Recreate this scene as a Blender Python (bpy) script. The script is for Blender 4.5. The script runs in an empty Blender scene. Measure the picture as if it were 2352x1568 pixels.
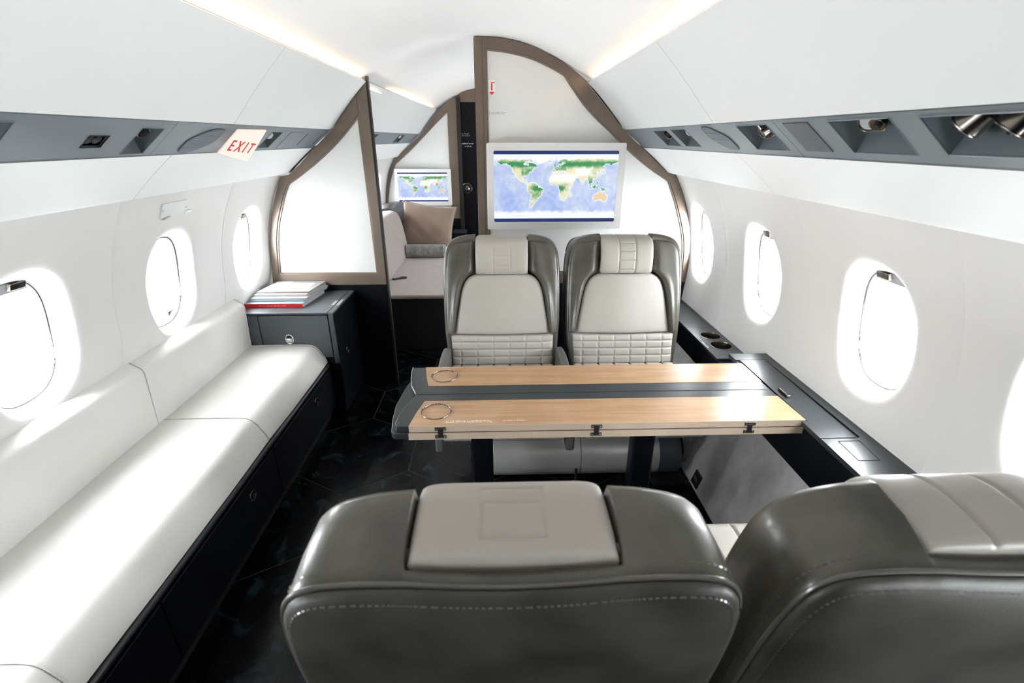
import bpy, bmesh, math, random
import numpy as np
from mathutils import Vector, Matrix
random.seed(7)
sc = bpy.context.scene
C = sc.collection
R = math.radians
PI = math.pi
FZ = 1.42            # camera height above the cabin floor

# ------------------------------------------------------------------ camera, world, light, exposure
cam = bpy.data.cameras.new('camera'); cam.sensor_width = 36; cam.lens = 17; cam.clip_start = 0.02
cam.dof.use_dof = True; cam.dof.focus_distance = 2.3; cam.dof.aperture_fstop = 5.6
co = bpy.data.objects.new('camera', cam); C.objects.link(co)
co.location = (0, 0, FZ); co.rotation_euler = (R(90 - 22.75), 0, R(-1.71))
sc.camera = co
w = bpy.data.worlds.new('world'); sc.world = w; w.use_nodes = True
bg = w.node_tree.nodes['Background']; bg.inputs[0].default_value = (0.93, 0.97, 1.0, 1); bg.inputs[1].default_value = 15.0
sc.view_settings.view_transform = 'Standard'; sc.view_settings.look = 'None'
sc.view_settings.gamma = 1; sc.view_settings.use_curve_mapping = False
sc.view_settings.exposure = 1.58
COVE_W, LED_W = 1.6, 0.34

# ------------------------------------------------------------------ materials
def mat(name, col, rough=0.5, metal=0.0, spec=0.5, coat=0.0, noise=None, bump=None, var=0.0, emit=None, sheen=0.0, trans=0.0):
    m = bpy.data.materials.new(name); m.use_nodes = True
    nt = m.node_tree; b = nt.nodes['Principled BSDF']
    b.inputs['Base Color'].default_value = (*col, 1); b.inputs['Roughness'].default_value = rough
    b.inputs['Metallic'].default_value = metal; b.inputs['Specular IOR Level'].default_value = spec
    b.inputs['Coat Weight'].default_value = coat; b.inputs['Coat Roughness'].default_value = 0.12
    if sheen: b.inputs['Sheen Weight'].default_value = sheen
    if emit:
        b.inputs['Emission Color'].default_value = (*emit[0], 1); b.inputs['Emission Strength'].default_value = emit[1]
    if noise or bump:
        tc = nt.nodes.new('ShaderNodeTexCoord'); n = nt.nodes.new('ShaderNodeTexNoise')
        n.inputs['Scale'].default_value = (noise or bump)[0]; n.inputs['Detail'].default_value = 6
        nt.links.new(tc.outputs['Object'], n.inputs['Vector'])
        if var:
            cr = nt.nodes.new('ShaderNodeValToRGB')
            cr.color_ramp.elements[0].color = (*[c * (1 - var) for c in col], 1); cr.color_ramp.elements[0].position = 0.35
            cr.color_ramp.elements[1].color = (*[min(1, c * (1 + var)) for c in col], 1); cr.color_ramp.elements[1].position = 0.65
            nt.links.new(n.outputs['Fac'], cr.inputs['Fac']); nt.links.new(cr.outputs['Color'], b.inputs['Base Color'])
        if bump:
            n2 = nt.nodes.new('ShaderNodeTexNoise'); n2.inputs['Scale'].default_value = bump[0]; n2.inputs['Detail'].default_value = 4
            nt.links.new(tc.outputs['Object'], n2.inputs['Vector'])
            bp = nt.nodes.new('ShaderNodeBump'); bp.inputs['Strength'].default_value = bump[1]; bp.inputs['Distance'].default_value = 0.002
            nt.links.new(n2.outputs['Fac'], bp.inputs['Height']); nt.links.new(bp.outputs['Normal'], b.inputs['Normal'])
    return m
M = {}
M['lining'] = mat('white cabin lining', (0.70, 0.715, 0.713), 0.45, spec=0.3)
M['wall'] = mat('warm white sidewall', (0.67, 0.662, 0.648), 0.5, spec=0.3)
M['ceiling'] = mat('white ceiling', (0.76, 0.76, 0.755), 0.6, spec=0.2)
M['reveal'] = mat('window reveal white', (0.60, 0.60, 0.59), 0.45)
M['shade'] = mat('window shade plastic', (0.30, 0.305, 0.31), 0.4)
M['rubber'] = mat('window seal and shadow line', (0.02, 0.019, 0.018), 0.6)  # black, so the ring also reads as the reveal's shadow line
M['strip'] = mat('satin blue grey panel', (0.13, 0.155, 0.175), 0.38, metal=0.1, bump=(300, 0.03))
M['pocket'] = mat('pocket dark grey', (0.055, 0.068, 0.078), 0.45)
M['grille'] = mat('speaker mesh', (0.115, 0.135, 0.155), 0.6, bump=(900, 0.4))
M['seam'] = mat('dark joint', (0.02, 0.02, 0.022), 0.8)
M['softseam'] = mat('grey joint', (0.45, 0.45, 0.44), 0.8)
M['taupe'] = mat('taupe metallic trim', (0.165, 0.128, 0.100), 0.36, metal=0.35, noise=(9, 0), var=0.06)
M['taupe_in'] = mat('taupe trim step', (0.20, 0.16, 0.13), 0.34, metal=0.4)
M['gloss'] = mat('gloss white bulkhead panel', (0.68, 0.68, 0.665), 0.16, spec=0.5, coat=0.5)
M['navy'] = mat('dark navy lacquer', (0.0025, 0.003, 0.005), 0.32, spec=0.22, bump=(200, 0.02))
M['charcoal'] = mat('satin charcoal lacquer', (0.030, 0.034, 0.038), 0.30, metal=0.15, spec=0.5, bump=(250, 0.03))
M['cabinet'] = mat('charcoal lacquer lifted for reflection', (0.085, 0.095, 0.11), 0.36, metal=0.55, spec=0.5, bump=(250, 0.03))  # charcoal made paler and more metallic, imitating bright reflections on the cabinet
M['blackedge'] = mat('black brown edge', (0.012, 0.010, 0.009), 0.35)
M['chrome'] = mat('polished nickel', (0.72, 0.72, 0.72), 0.16, metal=1)
M['bronze'] = mat('dark nickel', (0.20, 0.18, 0.16), 0.22, metal=1)
M['black'] = mat('black plastic', (0.01, 0.01, 0.011), 0.4)
M['leather'] = mat('ivory leather', (0.355, 0.334, 0.300), 0.42, spec=0.45, noise=(5, 0), var=0.03, bump=(420, 0.12))
M['sofa'] = mat('ivory sofa leather', (0.62, 0.61, 0.585), 0.5, spec=0.45, noise=(3, 0), var=0.025, bump=(350, 0.10))
M['olive'] = mat('glossy olive grey leather', (0.058, 0.054, 0.042), 0.34, spec=0.5, coat=0.2, noise=(14, 0), var=0.22, bump=(260, 0.12))
M['oliveback'] = mat('brushed olive grey leather back', (0.036, 0.0345, 0.028), 0.45, spec=0.5, noise=(9, 0), var=0.38, bump=(320, 0.15))
M['oliveedge'] = mat('olive piping', (0.07, 0.066, 0.056), 0.3, spec=0.6, coat=0.3)
M['greypl'] = mat('grey seat plastic', (0.095, 0.098, 0.094), 0.4)
M['thread'] = mat('tan thread', (0.30, 0.22, 0.14), 0.8)
M['seamgrey'] = mat('stitched seam', (0.36, 0.345, 0.325), 0.7)
M['drum'] = mat('pale metallic leather', (0.42, 0.42, 0.405), 0.36, metal=0.25, noise=(4, 0), var=0.05, bump=(300, 0.06))
M['suede'] = mat('grey suede sidewall', (0.36, 0.36, 0.35), 0.9, noise=(11, 0), var=0.16, bump=(500, 0.35), sheen=0.3)
M['velvet'] = mat('taupe velvet', (0.20, 0.138, 0.100), 0.85, noise=(8, 0), var=0.08, bump=(500, 0.2), sheen=0.5)
M['bolster'] = mat('grey woven bolster', (0.21, 0.205, 0.19), 0.9, noise=(30, 0), var=0.25, bump=(400, 0.4), sheen=0.3)
M['divan'] = mat('pinkish grey fabric', (0.30, 0.255, 0.237), 0.85, noise=(12, 0), var=0.05, bump=(500, 0.25), sheen=0.3)
M['paper'] = mat('paper pages', (0.36, 0.355, 0.345), 0.8)
M['cover'] = mat('pale cover', (0.22, 0.22, 0.215), 0.35, coat=0.3)
M['bluecover'] = mat('pale blue cover', (0.22, 0.29, 0.35), 0.35, coat=0.3)
M['red'] = mat('red', (0.66, 0.02, 0.02), 0.4)
M['sticker'] = mat('sticker white', (0.80, 0.80, 0.78), 0.4)
M['textgrey'] = mat('small grey print', (0.25, 0.25, 0.25), 0.7)
M['textwhite'] = mat('small white print', (0.7, 0.7, 0.7), 0.6)
M['lens'] = mat('lamp lens', (0.30, 0.35, 0.34), 0.15, spec=0.8, emit=((1.0, 0.97, 0.9), 0.04))
M['exit'] = mat('lit exit sign', (0.50, 0.44, 0.39), 0.4, emit=((1.0, 0.78, 0.68), 0.19))
M['bezel'] = mat('white monitor bezel', (0.60, 0.595, 0.575), 0.35)

# wood with fine straight grain along x
m = bpy.data.materials.new('pale sycamore veneer'); m.use_nodes = True; nt = m.node_tree; b = nt.nodes['Principled BSDF']
tc = nt.nodes.new('ShaderNodeTexCoord'); mp = nt.nodes.new('ShaderNodeMapping'); mp.inputs['Scale'].default_value = (1.6, 30, 30)
n = nt.nodes.new('ShaderNodeTexNoise'); n.inputs['Scale'].default_value = 2.0; n.inputs['Detail'].default_value = 8
mp2 = nt.nodes.new('ShaderNodeMapping'); mp2.inputs['Scale'].default_value = (6, 3, 3)
n2 = nt.nodes.new('ShaderNodeTexNoise'); n2.inputs['Scale'].default_value = 2.0; n2.inputs['Detail'].default_value = 3
mix = nt.nodes.new('ShaderNodeMath'); mix.operation = 'MULTIPLY_ADD'; mix.inputs[1].default_value = 0.45
cr = nt.nodes.new('ShaderNodeValToRGB')
cr.color_ramp.elements[0].position = 0.55; cr.color_ramp.elements[0].color = (0.32, 0.18, 0.085, 1)
cr.color_ramp.elements[1].position = 0.95; cr.color_ramp.elements[1].color = (0.43, 0.27, 0.155, 1)
nt.links.new(tc.outputs['Object'], mp.inputs[0]); nt.links.new(mp.outputs[0], n.inputs['Vector'])
nt.links.new(tc.outputs['Object'], mp2.inputs[0]); nt.links.new(mp2.outputs[0], n2.inputs['Vector'])
nt.links.new(n2.outputs['Fac'], mix.inputs[0]); nt.links.new(n.outputs['Fac'], mix.inputs[2])
nt.links.new(mix.outputs[0], cr.inputs[0]); nt.links.new(cr.outputs[0], b.inputs['Base Color'])
b.inputs['Roughness'].default_value = 0.3; b.inputs['Coat Weight'].default_value = 0.3; b.inputs['Coat Roughness'].default_value = 0.33
M['wood'] = m
M['woodedge'] = mat('pale sycamore edge', (0.44, 0.35, 0.27), 0.5, noise=(12, 0), var=0.05)

# black marble-like floor
m = bpy.data.materials.new('polished black stone'); m.use_nodes = True; nt = m.node_tree; b = nt.nodes['Principled BSDF']
tc = nt.nodes.new('ShaderNodeTexCoord'); n = nt.nodes.new('ShaderNodeTexNoise'); n.inputs['Scale'].default_value = 9; n.inputs['Detail'].default_value = 9
n.inputs['Distortion'].default_value = 1.5
cr = nt.nodes.new('ShaderNodeValToRGB'); cr.color_ramp.elements[0].position = 0.52; cr.color_ramp.elements[0].color = (0.0012, 0.0014, 0.0018, 1)
cr.color_ramp.elements[1].position = 0.72; cr.color_ramp.elements[1].color = (0.010, 0.019, 0.025, 1)  # bluish veins, raised in colour to imitate sheen on the stone
nt.links.new(tc.outputs['Object'], n.inputs['Vector']); nt.links.new(n.outputs['Fac'], cr.inputs[0]); nt.links.new(cr.outputs[0], b.inputs['Base Color'])
b.inputs['Roughness'].default_value = 0.22; b.inputs['Specular IOR Level'].default_value = 0.16
bp = nt.nodes.new('ShaderNodeBump'); bp.inputs['Strength'].default_value = 0.35; bp.inputs['Distance'].default_value = 0.004
nt.links.new(n.outputs['Fac'], bp.inputs['Height']); nt.links.new(bp.outputs[0], b.inputs['Normal'])
M['floor'] = m
M['grout'] = mat('dark grout', (0.005, 0.0053, 0.0055), 0.7)

# thin clear pane that lets shadow rays through
m = bpy.data.materials.new('clear cabin window pane'); m.use_nodes = True; nt = m.node_tree; nt.nodes.clear()
o = nt.nodes.new('ShaderNodeOutputMaterial'); t = nt.nodes.new('ShaderNodeBsdfTransparent'); g = nt.nodes.new('ShaderNodeBsdfGlossy'); g.inputs['Roughness'].default_value = 0.03
mx = nt.nodes.new('ShaderNodeMixShader')
mx.inputs[0].default_value = 0.02; nt.links.new(t.outputs[0], mx.inputs[1]); nt.links.new(g.outputs[0], mx.inputs[2]); nt.links.new(mx.outputs[0], o.inputs[0])
M['pane'] = m
# translucent pulled-down shade
m = bpy.data.materials.new('translucent white shade'); m.use_nodes = True; nt = m.node_tree; nt.nodes.clear()
o = nt.nodes.new('ShaderNodeOutputMaterial'); t = nt.nodes.new('ShaderNodeBsdfTranslucent'); d = nt.nodes.new('ShaderNodeBsdfDiffuse'); mx = nt.nodes.new('ShaderNodeMixShader')
t.inputs[0].default_value = (0.95, 0.95, 0.93, 1); d.inputs[0].default_value = (0.9, 0.9, 0.9, 1); mx.inputs[0].default_value = 0.3
nt.links.new(t.outputs[0], mx.inputs[1]); nt.links.new(d.outputs[0], mx.inputs[2]); nt.links.new(mx.outputs[0], o.inputs[0])
M['sheershade'] = m

# ------------------------------------------------------------------ world map for the monitors (drawn pixel by pixel from outlines)
def map_image():
    W, H = 720, 400
    lon = (np.arange(W) + 0.5) / W * 360 - 180; lat = 84 - (np.arange(H) + 0.5) / H * 168
    LO, LA = np.meshgrid(lon, lat)
    rs = np.random.RandomState(3)
    def nz(cells):
        g = rs.rand(cells + 2, cells * 2 + 2)
        yy = np.linspace(0, cells, H); xx = np.linspace(0, cells * 2, W)
        y0 = yy.astype(int); x0 = xx.astype(int); fy = (yy - y0)[:, None]; fx = (xx - x0)[None]
        a = g[y0][:, x0]; bb = g[y0][:, x0 + 1]; c = g[y0 + 1][:, x0]; d = g[y0 + 1][:, x0 + 1]
        return a * (1 - fx) * (1 - fy) + bb * fx * (1 - fy) + c * (1 - fx) * fy + d * fx * fy
    wob = (nz(40) - .5) * 5 + (nz(90) - .5) * 4; wob2 = (nz(40) - .5) * 5 + (nz(90) - .5) * 4
    def poly(p):
        x = LO + wob * 0.7; y = LA + wob2 * 0.7; ins = np.zeros_like(x, bool); q = len(p)
        for i in range(q):
            x1, y1 = p[i]; x2, y2 = p[(i + 1) % q]
            if y1 == y2: continue
            c = ((y1 > y) != (y2 > y)) & (x < (x2 - x1) * (y - y1) / (y2 - y1) + x1); ins ^= c
        return ins
    land = [
        [(-168,66),(-160,71),(-141,70),(-125,70),(-110,68),(-95,68),(-90,72),(-82,68),(-94,60),(-92,57),(-82,55),(-79,51),(-78,60),(-70,61),(-64,59),(-56,53),(-60,49),(-65,46),(-70,43),(-75,39),(-76,35),(-81,31),(-80,25),(-83,29),(-90,30),(-97,27),(-97,20),(-91,18),(-88,21),(-87,17),(-84,15),(-83,10),(-78,8),(-82,7),(-88,13),(-96,15),(-105,20),(-110,27),(-114,31),(-110,24),(-117,33),(-123,38),(-124,47),(-132,55),(-142,60),(-152,60),(-163,55),(-157,59),(-165,61)],
        [(-78,8),(-72,12),(-62,10),(-52,5),(-50,0),(-44,-2),(-35,-6),(-38,-13),(-40,-21),(-48,-27),(-54,-34),(-62,-39),(-66,-45),(-69,-52),(-74,-52),(-73,-42),(-71,-30),(-70,-18),(-76,-14),(-81,-6),(-80,1)],
        [(-17,21),(-10,30),(-6,35),(10,37),(20,32),(32,31),(37,22),(43,12),(51,11),(48,5),(40,-4),(40,-15),(35,-22),(32,-29),(26,-34),(18,-34),(15,-27),(12,-17),(13,-8),(9,0),(8,5),(-4,5),(-8,4),(-14,9),(-17,14)],
        [(-10,37),(-9,43),(-2,44),(-4,48),(2,51),(8,54),(8,57),(12,54),(20,55),(24,59),(29,60),(22,62),(25,65),(18,62),(16,57),(11,59),(5,59),(6,63),(14,68),(25,71),(40,67),(44,68),(60,69),(68,72),(80,73),(100,77),(113,74),(140,73),(160,70),(180,69),(179,65),(170,60),(163,60),(160,53),(155,58),(143,59),(135,54),(140,48),(130,42),(127,35),(121,40),(118,38),(122,31),(117,23),(108,21),(109,12),(105,9),(100,13),(103,2),(98,9),(97,17),(92,21),(87,21),(80,14),(77,8),(73,18),(67,24),(57,26),(50,29),(56,24),(59,22),(52,16),(44,13),(39,21),(34,29),(35,36),(27,37),(26,41),(23,37),(19,42),(13,45),(18,40),(15,38),(9,44),(3,43),(0,39)],
        [(113,-22),(114,-34),(123,-34),(131,-31),(137,-35),(141,-38),(147,-38),(153,-31),(152,-25),(146,-19),(142,-11),(139,-17),(135,-12),(130,-12),(124,-17)],
        [(-55,60),(-43,60),(-22,70),(-18,80),(-35,83),(-60,81),(-72,78),(-55,70)],
        [(-6,50),(1,51),(0,54),(-3,58),(-6,57)],[(-24,64),(-14,64),(-15,66),(-23,66)],[(44,-25),(47,-25),(50,-15),(44,-17)],
        [(109,1),(117,7),(119,1),(115,-4),(110,-2)],[(95,5),(104,-2),(106,-6),(101,-3)],[(131,-1),(141,-3),(150,-10),(142,-9),(138,-8)],
        [(119,1),(125,1),(122,-5),(120,-4)],[(130,32),(136,34),(141,36),(142,43),(140,41),(136,36)],[(173,-35),(178,-38),(171,-44),(168,-46),(172,-41)],
        [(-85,22),(-75,20),(-80,23)],[(-85,73),(-75,72),(-65,66),(-72,63),(-80,68)],[(-120,70),(-105,69),(-105,73),(-118,73)],[(120,8),(125,7),(122,18),(120,16)]]
    mk = np.zeros((H, W)); ms = [poly(p) for p in land]
    for q in ms: mk = np.maximum(mk, q)
    bl = mk.copy()
    for _ in range(3):
        for ax in (0, 1):
            bl = sum(np.roll(bl, k, ax) for k in range(-4, 5)) / 9.0
    n1 = nz(6); n2 = nz(24); n3 = nz(80)
    oc = np.stack([0.61 + 0.16 * n1 + 0.10 * n2, 0.70 + 0.12 * n1 + 0.08 * n2, 0.92 + 0.04 * n2], -1)
    oc = oc + (np.minimum(1, bl * 1.7) * 0.30)[..., None] * np.array([1, .85, .3])
    pol = np.clip((np.abs(LA + (n2 - .5) * 10) - 56) / 14, 0, 1); pol = np.where(LA < 0, np.clip((-LA - 60 + (n2 - .5) * 6) / 8, 0, 1), pol * .95)[..., None]
    oc = oc * (1 - pol) + np.array([.97, .98, 1]) * pol
    green = np.array([.20, .56, .32]); pale = np.array([.93, .90, .76]); white = np.array([1, 1, .97]); tan = np.array([.90, .74, .55])
    v = (n3 - .5) * .35 + (n2 - .5) * .5
    g = np.zeros((H, W))
    g = np.maximum(g, np.exp(-((LA - 58) / 8) ** 2) * 1.25)
    g = np.maximum(g, (np.exp(-((LA + 3 + 6*(n3-.5)) / 8) ** 2) * 1.3) * np.exp(-((LO + 20) / 52) ** 8)); g = np.maximum(g, (LO > 95) * np.exp(-((LA - 5) / 22) ** 2) * (LO < 155) * 1.0)
    g = np.maximum(g, np.exp(-((LO + 78 + 16*(n2-.5)) / 17) ** 4) * np.exp(-((LA - 38) / 12) ** 2) * .9); g = np.maximum(g, (LO < 30) * (LO > -12) * (LA > 42) * .6)
    g = np.maximum(g, (LO < -40) * np.exp(-((LA + 20) / 16) ** 2) * .55)
    g = np.clip(g + v - .08, 0, .92)[..., None]
    lc = pale * (1 - g) + green * g
    sah = np.exp(-((LA - 23) / 9) ** 2) * np.exp(-((LO - 18 + 20*(n2-.5)) / 42) ** 6) + np.exp(-((LA - 39 + 8*(n2-.5)) / 8) ** 2) * np.exp(-((LO - 80 + 30*(n2-.5)) / 30) ** 4)
    sah = np.clip(sah * 1.6, 0, 1)[..., None]; lc = lc * (1 - sah) + white * sah
    au = ((LO > 110) & (LA < -12))[..., None]; lc = np.where(au, tan * .6 + pale * .4, lc)
    ice = np.clip((LA - 69) / 4, 0, 1)[..., None]; lc = lc * (1 - ice) + white * ice
    lc = np.where(ms[5][..., None], white, lc)
    img = np.where(mk[..., None] > 0, lc, oc)
    img = np.clip(img, 0, 1)
    full = np.zeros((440, W, 4)); full[..., 3] = 1; full[..., :3] = (0.15, 0.20, 0.42)
    full[24:416, :, :3] = img[4:396]
    full = full[::-1]
    im = bpy.data.images.new('world map picture', W, 440); im.pixels.foreach_set(full.astype(np.float32).ravel()); im.update(); im.pack()
    return im
IM = map_image()
m = bpy.data.materials.new('lit map screen'); m.use_nodes = True; nt = m.node_tree; b = nt.nodes['Principled BSDF']
ti = nt.nodes.new('ShaderNodeTexImage'); ti.image = IM; uvn = nt.nodes.new('ShaderNodeUVMap')
nt.links.new(uvn.outputs[0], ti.inputs[0]); nt.links.new(ti.outputs[0], b.inputs['Emission Color']); b.inputs['Emission Strength'].default_value = LED_W
b.inputs['Base Color'].default_value = (0.01, 0.01, 0.012, 1); b.inputs['Roughness'].default_value = 0.15
M['screen'] = m

# ------------------------------------------------------------------ mesh helpers
class MB:
    def __init__(s): s.v = []; s.f = []
    def add(s, vs, fs):
        k = len(s.v); s.v += [tuple(p) for p in vs]; s.f += [tuple(k + i for i in q) for q in fs]; return s
    def box(s, x0, x1, y0, y1, z0, z1):
        return s.add([(x0,y0,z0),(x1,y0,z0),(x1,y1,z0),(x0,y1,z0),(x0,y0,z1),(x1,y0,z1),(x1,y1,z1),(x0,y1,z1)],
                     [(0,3,2,1),(4,5,6,7),(0,1,5,4),(1,2,6,5),(2,3,7,6),(3,0,4,7)])
    def loft(s, rings, close=True, caps=True):
        n = len(rings[0]); vs = [p for r in rings for p in r]; fs = []
        for i in range(len(rings) - 1):
            for j in range(n if close else n - 1):
                a = i * n + j; b2 = i * n + (j + 1) % n; fs.append((a, b2, b2 + n, a + n))
        if caps: fs.append(tuple(range(n))[::-1]); fs.append(tuple((len(rings) - 1) * n + j for j in range(n)))
        return s.add(vs, fs)
    def prism(s, poly, axis, a, b2):
        def P(p, t): return {'x': (t, p[0], p[1]), 'y': (p[0], t, p[1]), 'z': (p[0], p[1], t)}[axis]
        return s.loft([[P(p, a) for p in poly], [P(p, b2) for p in poly]])
    def cyl(s, p, q, r, n=24, r2=None, caps=True):
        p = Vector(p); q = Vector(q); d = (q - p).normalized(); u = d.orthogonal().normalized(); v = d.cross(u); r2 = r if r2 is None else r2
        ring = lambda c, rr: [c + (u * math.cos(2*PI*i/n) + v * math.sin(2*PI*i/n)) * rr for i in range(n)]
        return s.loft([ring(p, r), ring(q, r2)], caps=caps)
    def tube(s, pts, r, n=8, closed=False):
        pts = [Vector(p) for p in pts]; k = len(pts); rings = []; up = Vector((0.13, 0.21, 1)).normalized()
        for i in range(k):
            a = pts[(i - 1) % k] if (closed or i) else pts[0]; b2 = pts[(i + 1) % k] if (closed or i < k - 1) else pts[-1]
            d = (b2 - a).normalized(); u = d.cross(up)
            if u.length < 0.05: u = d.cross(Vector((1, 0, 0)))
            u.normalize(); v = d.cross(u); rings.append([pts[i] + (u * math.cos(2*PI*j/n) + v * math.sin(2*PI*j/n)) * r for j in range(n)])
        if closed: rings.append(rings[0])
        return s.loft(rings, caps=not closed)
    def grid(s, fn, nu, nv):
        vs = [fn(i / nu, j / nv) for j in range(nv + 1) for i in range(nu + 1)]
        return s.add(vs, [(j*(nu+1)+i, j*(nu+1)+i+1, (j+1)*(nu+1)+i+1, (j+1)*(nu+1)+i) for j in range(nv) for i in range(nu)])
    def build(s, name, m, parent=None, smooth=False, bevel=0, seg=2, local=False, fix=True, auto=True, kind=None, label=None):
        me = bpy.data.meshes.new(name)
        off = Vector((0, 0, 0))
        if parent is not None and not local:
            p = parent
            while p is not None: off += p.location; p = p.parent
        me.from_pydata([tuple(Vector(v) - off) for v in s.v], [], s.f)
        bm = bmesh.new(); bm.from_mesh(me)
        bmesh.ops.remove_doubles(bm, verts=bm.verts, dist=1e-5)
        if fix: bmesh.ops.recalc_face_normals(bm, faces=bm.faces)
        bm.to_mesh(me); bm.free()
        me.materials.append(m if not isinstance(m, str) else M[m])
        if smooth:
            for p in me.polygons: p.use_smooth = True
            if auto and not bevel: me.set_sharp_from_angle(angle=R(40))
        o = bpy.data.objects.new(name, me); C.objects.link(o)
        if parent is not None: o.parent = parent
        if bevel:
            md = o.modifiers.new('bevel', 'BEVEL'); md.width = bevel; md.segments = seg; md.limit_method = 'ANGLE'; md.angle_limit = R(35)
            for p in me.polygons: p.use_smooth = True
            me.set_sharp_from_angle(angle=R(75)); md.harden_normals = True
        if kind: o['kind'] = kind
        if label: o['label'] = label
        return o
def thing(name, label, cat, loc=(0, 0, 0), rotz=0, group=None):
    o = bpy.data.objects.new(name, None); C.objects.link(o); o.location = loc; o.rotation_euler = (0, 0, rotz); o.empty_display_size = 0.05
    o['label'] = label; o['category'] = cat
    if group: o['group'] = group
    return o
def tag(o, label, cat, group=None):
    o['label'] = label; o['category'] = cat
    if group: o['group'] = group
    return o
def struct(name):
    o = bpy.data.objects.new(name, None); C.objects.link(o); o['kind'] = 'structure'; o.empty_display_size = 0.05; return o
def dup(o, parent=None, loc=None):
    c = o.copy(); C.objects.link(c); c.parent = parent
    if loc: c.location = loc
    for ch in [q for q in bpy.data.objects if q.parent == o]: dup(ch, c)
    return c
def plate(name, outlines, y, thick, m, parent=None, bevel=0.0):
    """flat plate with holes in the xz plane, front face at y, from closed outlines (x, z)"""
    cu = bpy.data.curves.new(name, 'CURVE'); cu.dimensions = '2D'; cu.fill_mode = 'BOTH'; cu.extrude = thick / 2
    for ol in outlines:
        sp = cu.splines.new('POLY'); sp.points.add(len(ol) - 1)
        for i, (x, z) in enumerate(ol): sp.points[i].co = (x, z, 0, 1)
        sp.use_cyclic_u = True
    tmp = bpy.data.objects.new('tmp', cu); C.objects.link(tmp)
    bpy.context.view_layer.update()
    me = bpy.data.meshes.new_from_object(tmp.evaluated_get(bpy.context.evaluated_depsgraph_get()))
    bpy.data.objects.remove(tmp); bpy.data.curves.remove(cu)
    mb = MB(); mb.v = [(v.co.x, y + thick / 2 - v.co.z, v.co.y) for v in me.vertices]; mb.f = [tuple(p.vertices) for p in me.polygons]
    bpy.data.meshes.remove(me)
    return mb.build(name, m, parent, bevel=bevel)
def text_mesh(s, size, M4, m, name, parent=None, extrude=0.0006):
    cu = bpy.data.curves.new(name, 'FONT'); cu.body = s; cu.size = size; cu.extrude = extrude; cu.align_x = 'CENTER'; cu.align_y = 'CENTER'; cu.offset = size * 0.010
    tmp = bpy.data.objects.new('tmp', cu); C.objects.link(tmp); bpy.context.view_layer.update()
    me = bpy.data.meshes.new_from_object(tmp.evaluated_get(bpy.context.evaluated_depsgraph_get()))
    bpy.data.objects.remove(tmp); bpy.data.curves.remove(cu)
    mb = MB(); mb.v = [tuple(M4 @ v.co) for v in me.vertices]; mb.f = [tuple(p.vertices) for p in me.polygons]
    bpy.data.meshes.remove(me)
    return mb.build(name, m, parent, fix=False)
def smoothline(pts, n=8):
    """Catmull-Rom through points"""
    out = []; P = [pts[0]] + list(pts) + [pts[-1]]
    for i in range(1, len(P) - 2):
        for k in range(n):
            t = k / n; q = []
            for c in range(len(pts[0])):
                a, b2, c2, d = P[i-1][c], P[i][c], P[i+1][c], P[i+2][c]
                q.append(0.5 * (2*b2 + (c2 - a)*t + (2*a - 5*b2 + 4*c2 - d)*t*t + (3*b2 - a - 3*c2 + d)*t**3))
            out.append(tuple(q))
    out.append(tuple(pts[-1])); return out
def interp(tab, x):
    if x <= tab[0][0]: return tab[0][1]
    for (a, b2), (c, d) in zip(tab, tab[1:]):
        if x <= c: return b2 + (d - b2) * (x - a) / (c - a)
    return tab[-1][1]

# ------------------------------------------------------------------ cabin cross-section
CX = -0.09
Y0, Y1, YB = -0.95, 5.36, 2.75        # front end, aft end, bulkhead
def taper(y): return 1 - 0.10 * max(0, (y - YB) / 2.55) ** 1.3
def X(side, d, y=0): return CX + side * d * taper(y)
def Z(z): return z + FZ
WD = {-1: [(-1.10,1.20),(-0.95,1.245),(-0.80,1.245),(-0.74,1.228),(-0.65,1.207),(-0.55,1.196),(-0.45,1.178),(-0.35,1.148),(-0.27,1.115),(-0.20,1.078),(-0.15,1.050),(-0.10,1.03)],
      1: [(-1.10,1.15),(-1.0,1.18),(-0.85,1.195),(-0.75,1.203),(-0.65,1.205),(-0.55,1.196),(-0.45,1.178),(-0.35,1.148),(-0.27,1.115),(-0.20,1.078),(-0.15,1.050),(-0.10,1.03)]}
WDs = {s: sorted(smoothline(WD[s], 6)) for s in WD}
ceil_pts = [(0,0.462),(0.117,0.457),(0.266,0.426),(0.419,0.360),(0.53,0.300),(0.62,0.262),(0.70,0.235)]
cs = smoothline(ceil_pts, 4)
def sweep(mb, prof, ys, thick_dir=None):
    """prof: list of (side,d,z); swept along y"""
    mb.grid(lambda u, v: (X(prof[round(u*(len(prof)-1))][0], prof[round(u*(len(prof)-1))][1], ys[round(v*(len(ys)-1))]), ys[round(v*(len(ys)-1))], Z(prof[round(u*(len(prof)-1))][2])), len(prof)-1, len(ys)-1)
    return mb
YS = [Y0 - .05] + [-0.5, 0.5, 1.5, 2.3, 2.76, 3.0, 3.3, 3.7, 4.1, 4.5, 4.9, 5.2, 5.4]
prof = [(-1, d, z) for d, z in cs[::-1]] + [(1, d, z) for d, z in cs[1:]]
ce = struct('ceiling')
sweep(MB(), prof, YS).build('ceiling_lining', 'ceiling', ce, smooth=True)
# outer fuselage skin above, keeps daylight outside
sk = [(1.34,-0.05),(1.30,0.12),(1.15,0.35),(0.9,0.5),(0.5,0.62),(0,0.66)]
MB_ = sweep(MB(), [(-1, d, z) for d, z in sk] + [(1, d, z) for d, z in sk[::-1][1:]], YS); MB_.build('outer_skin', 'seam', ce)

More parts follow.
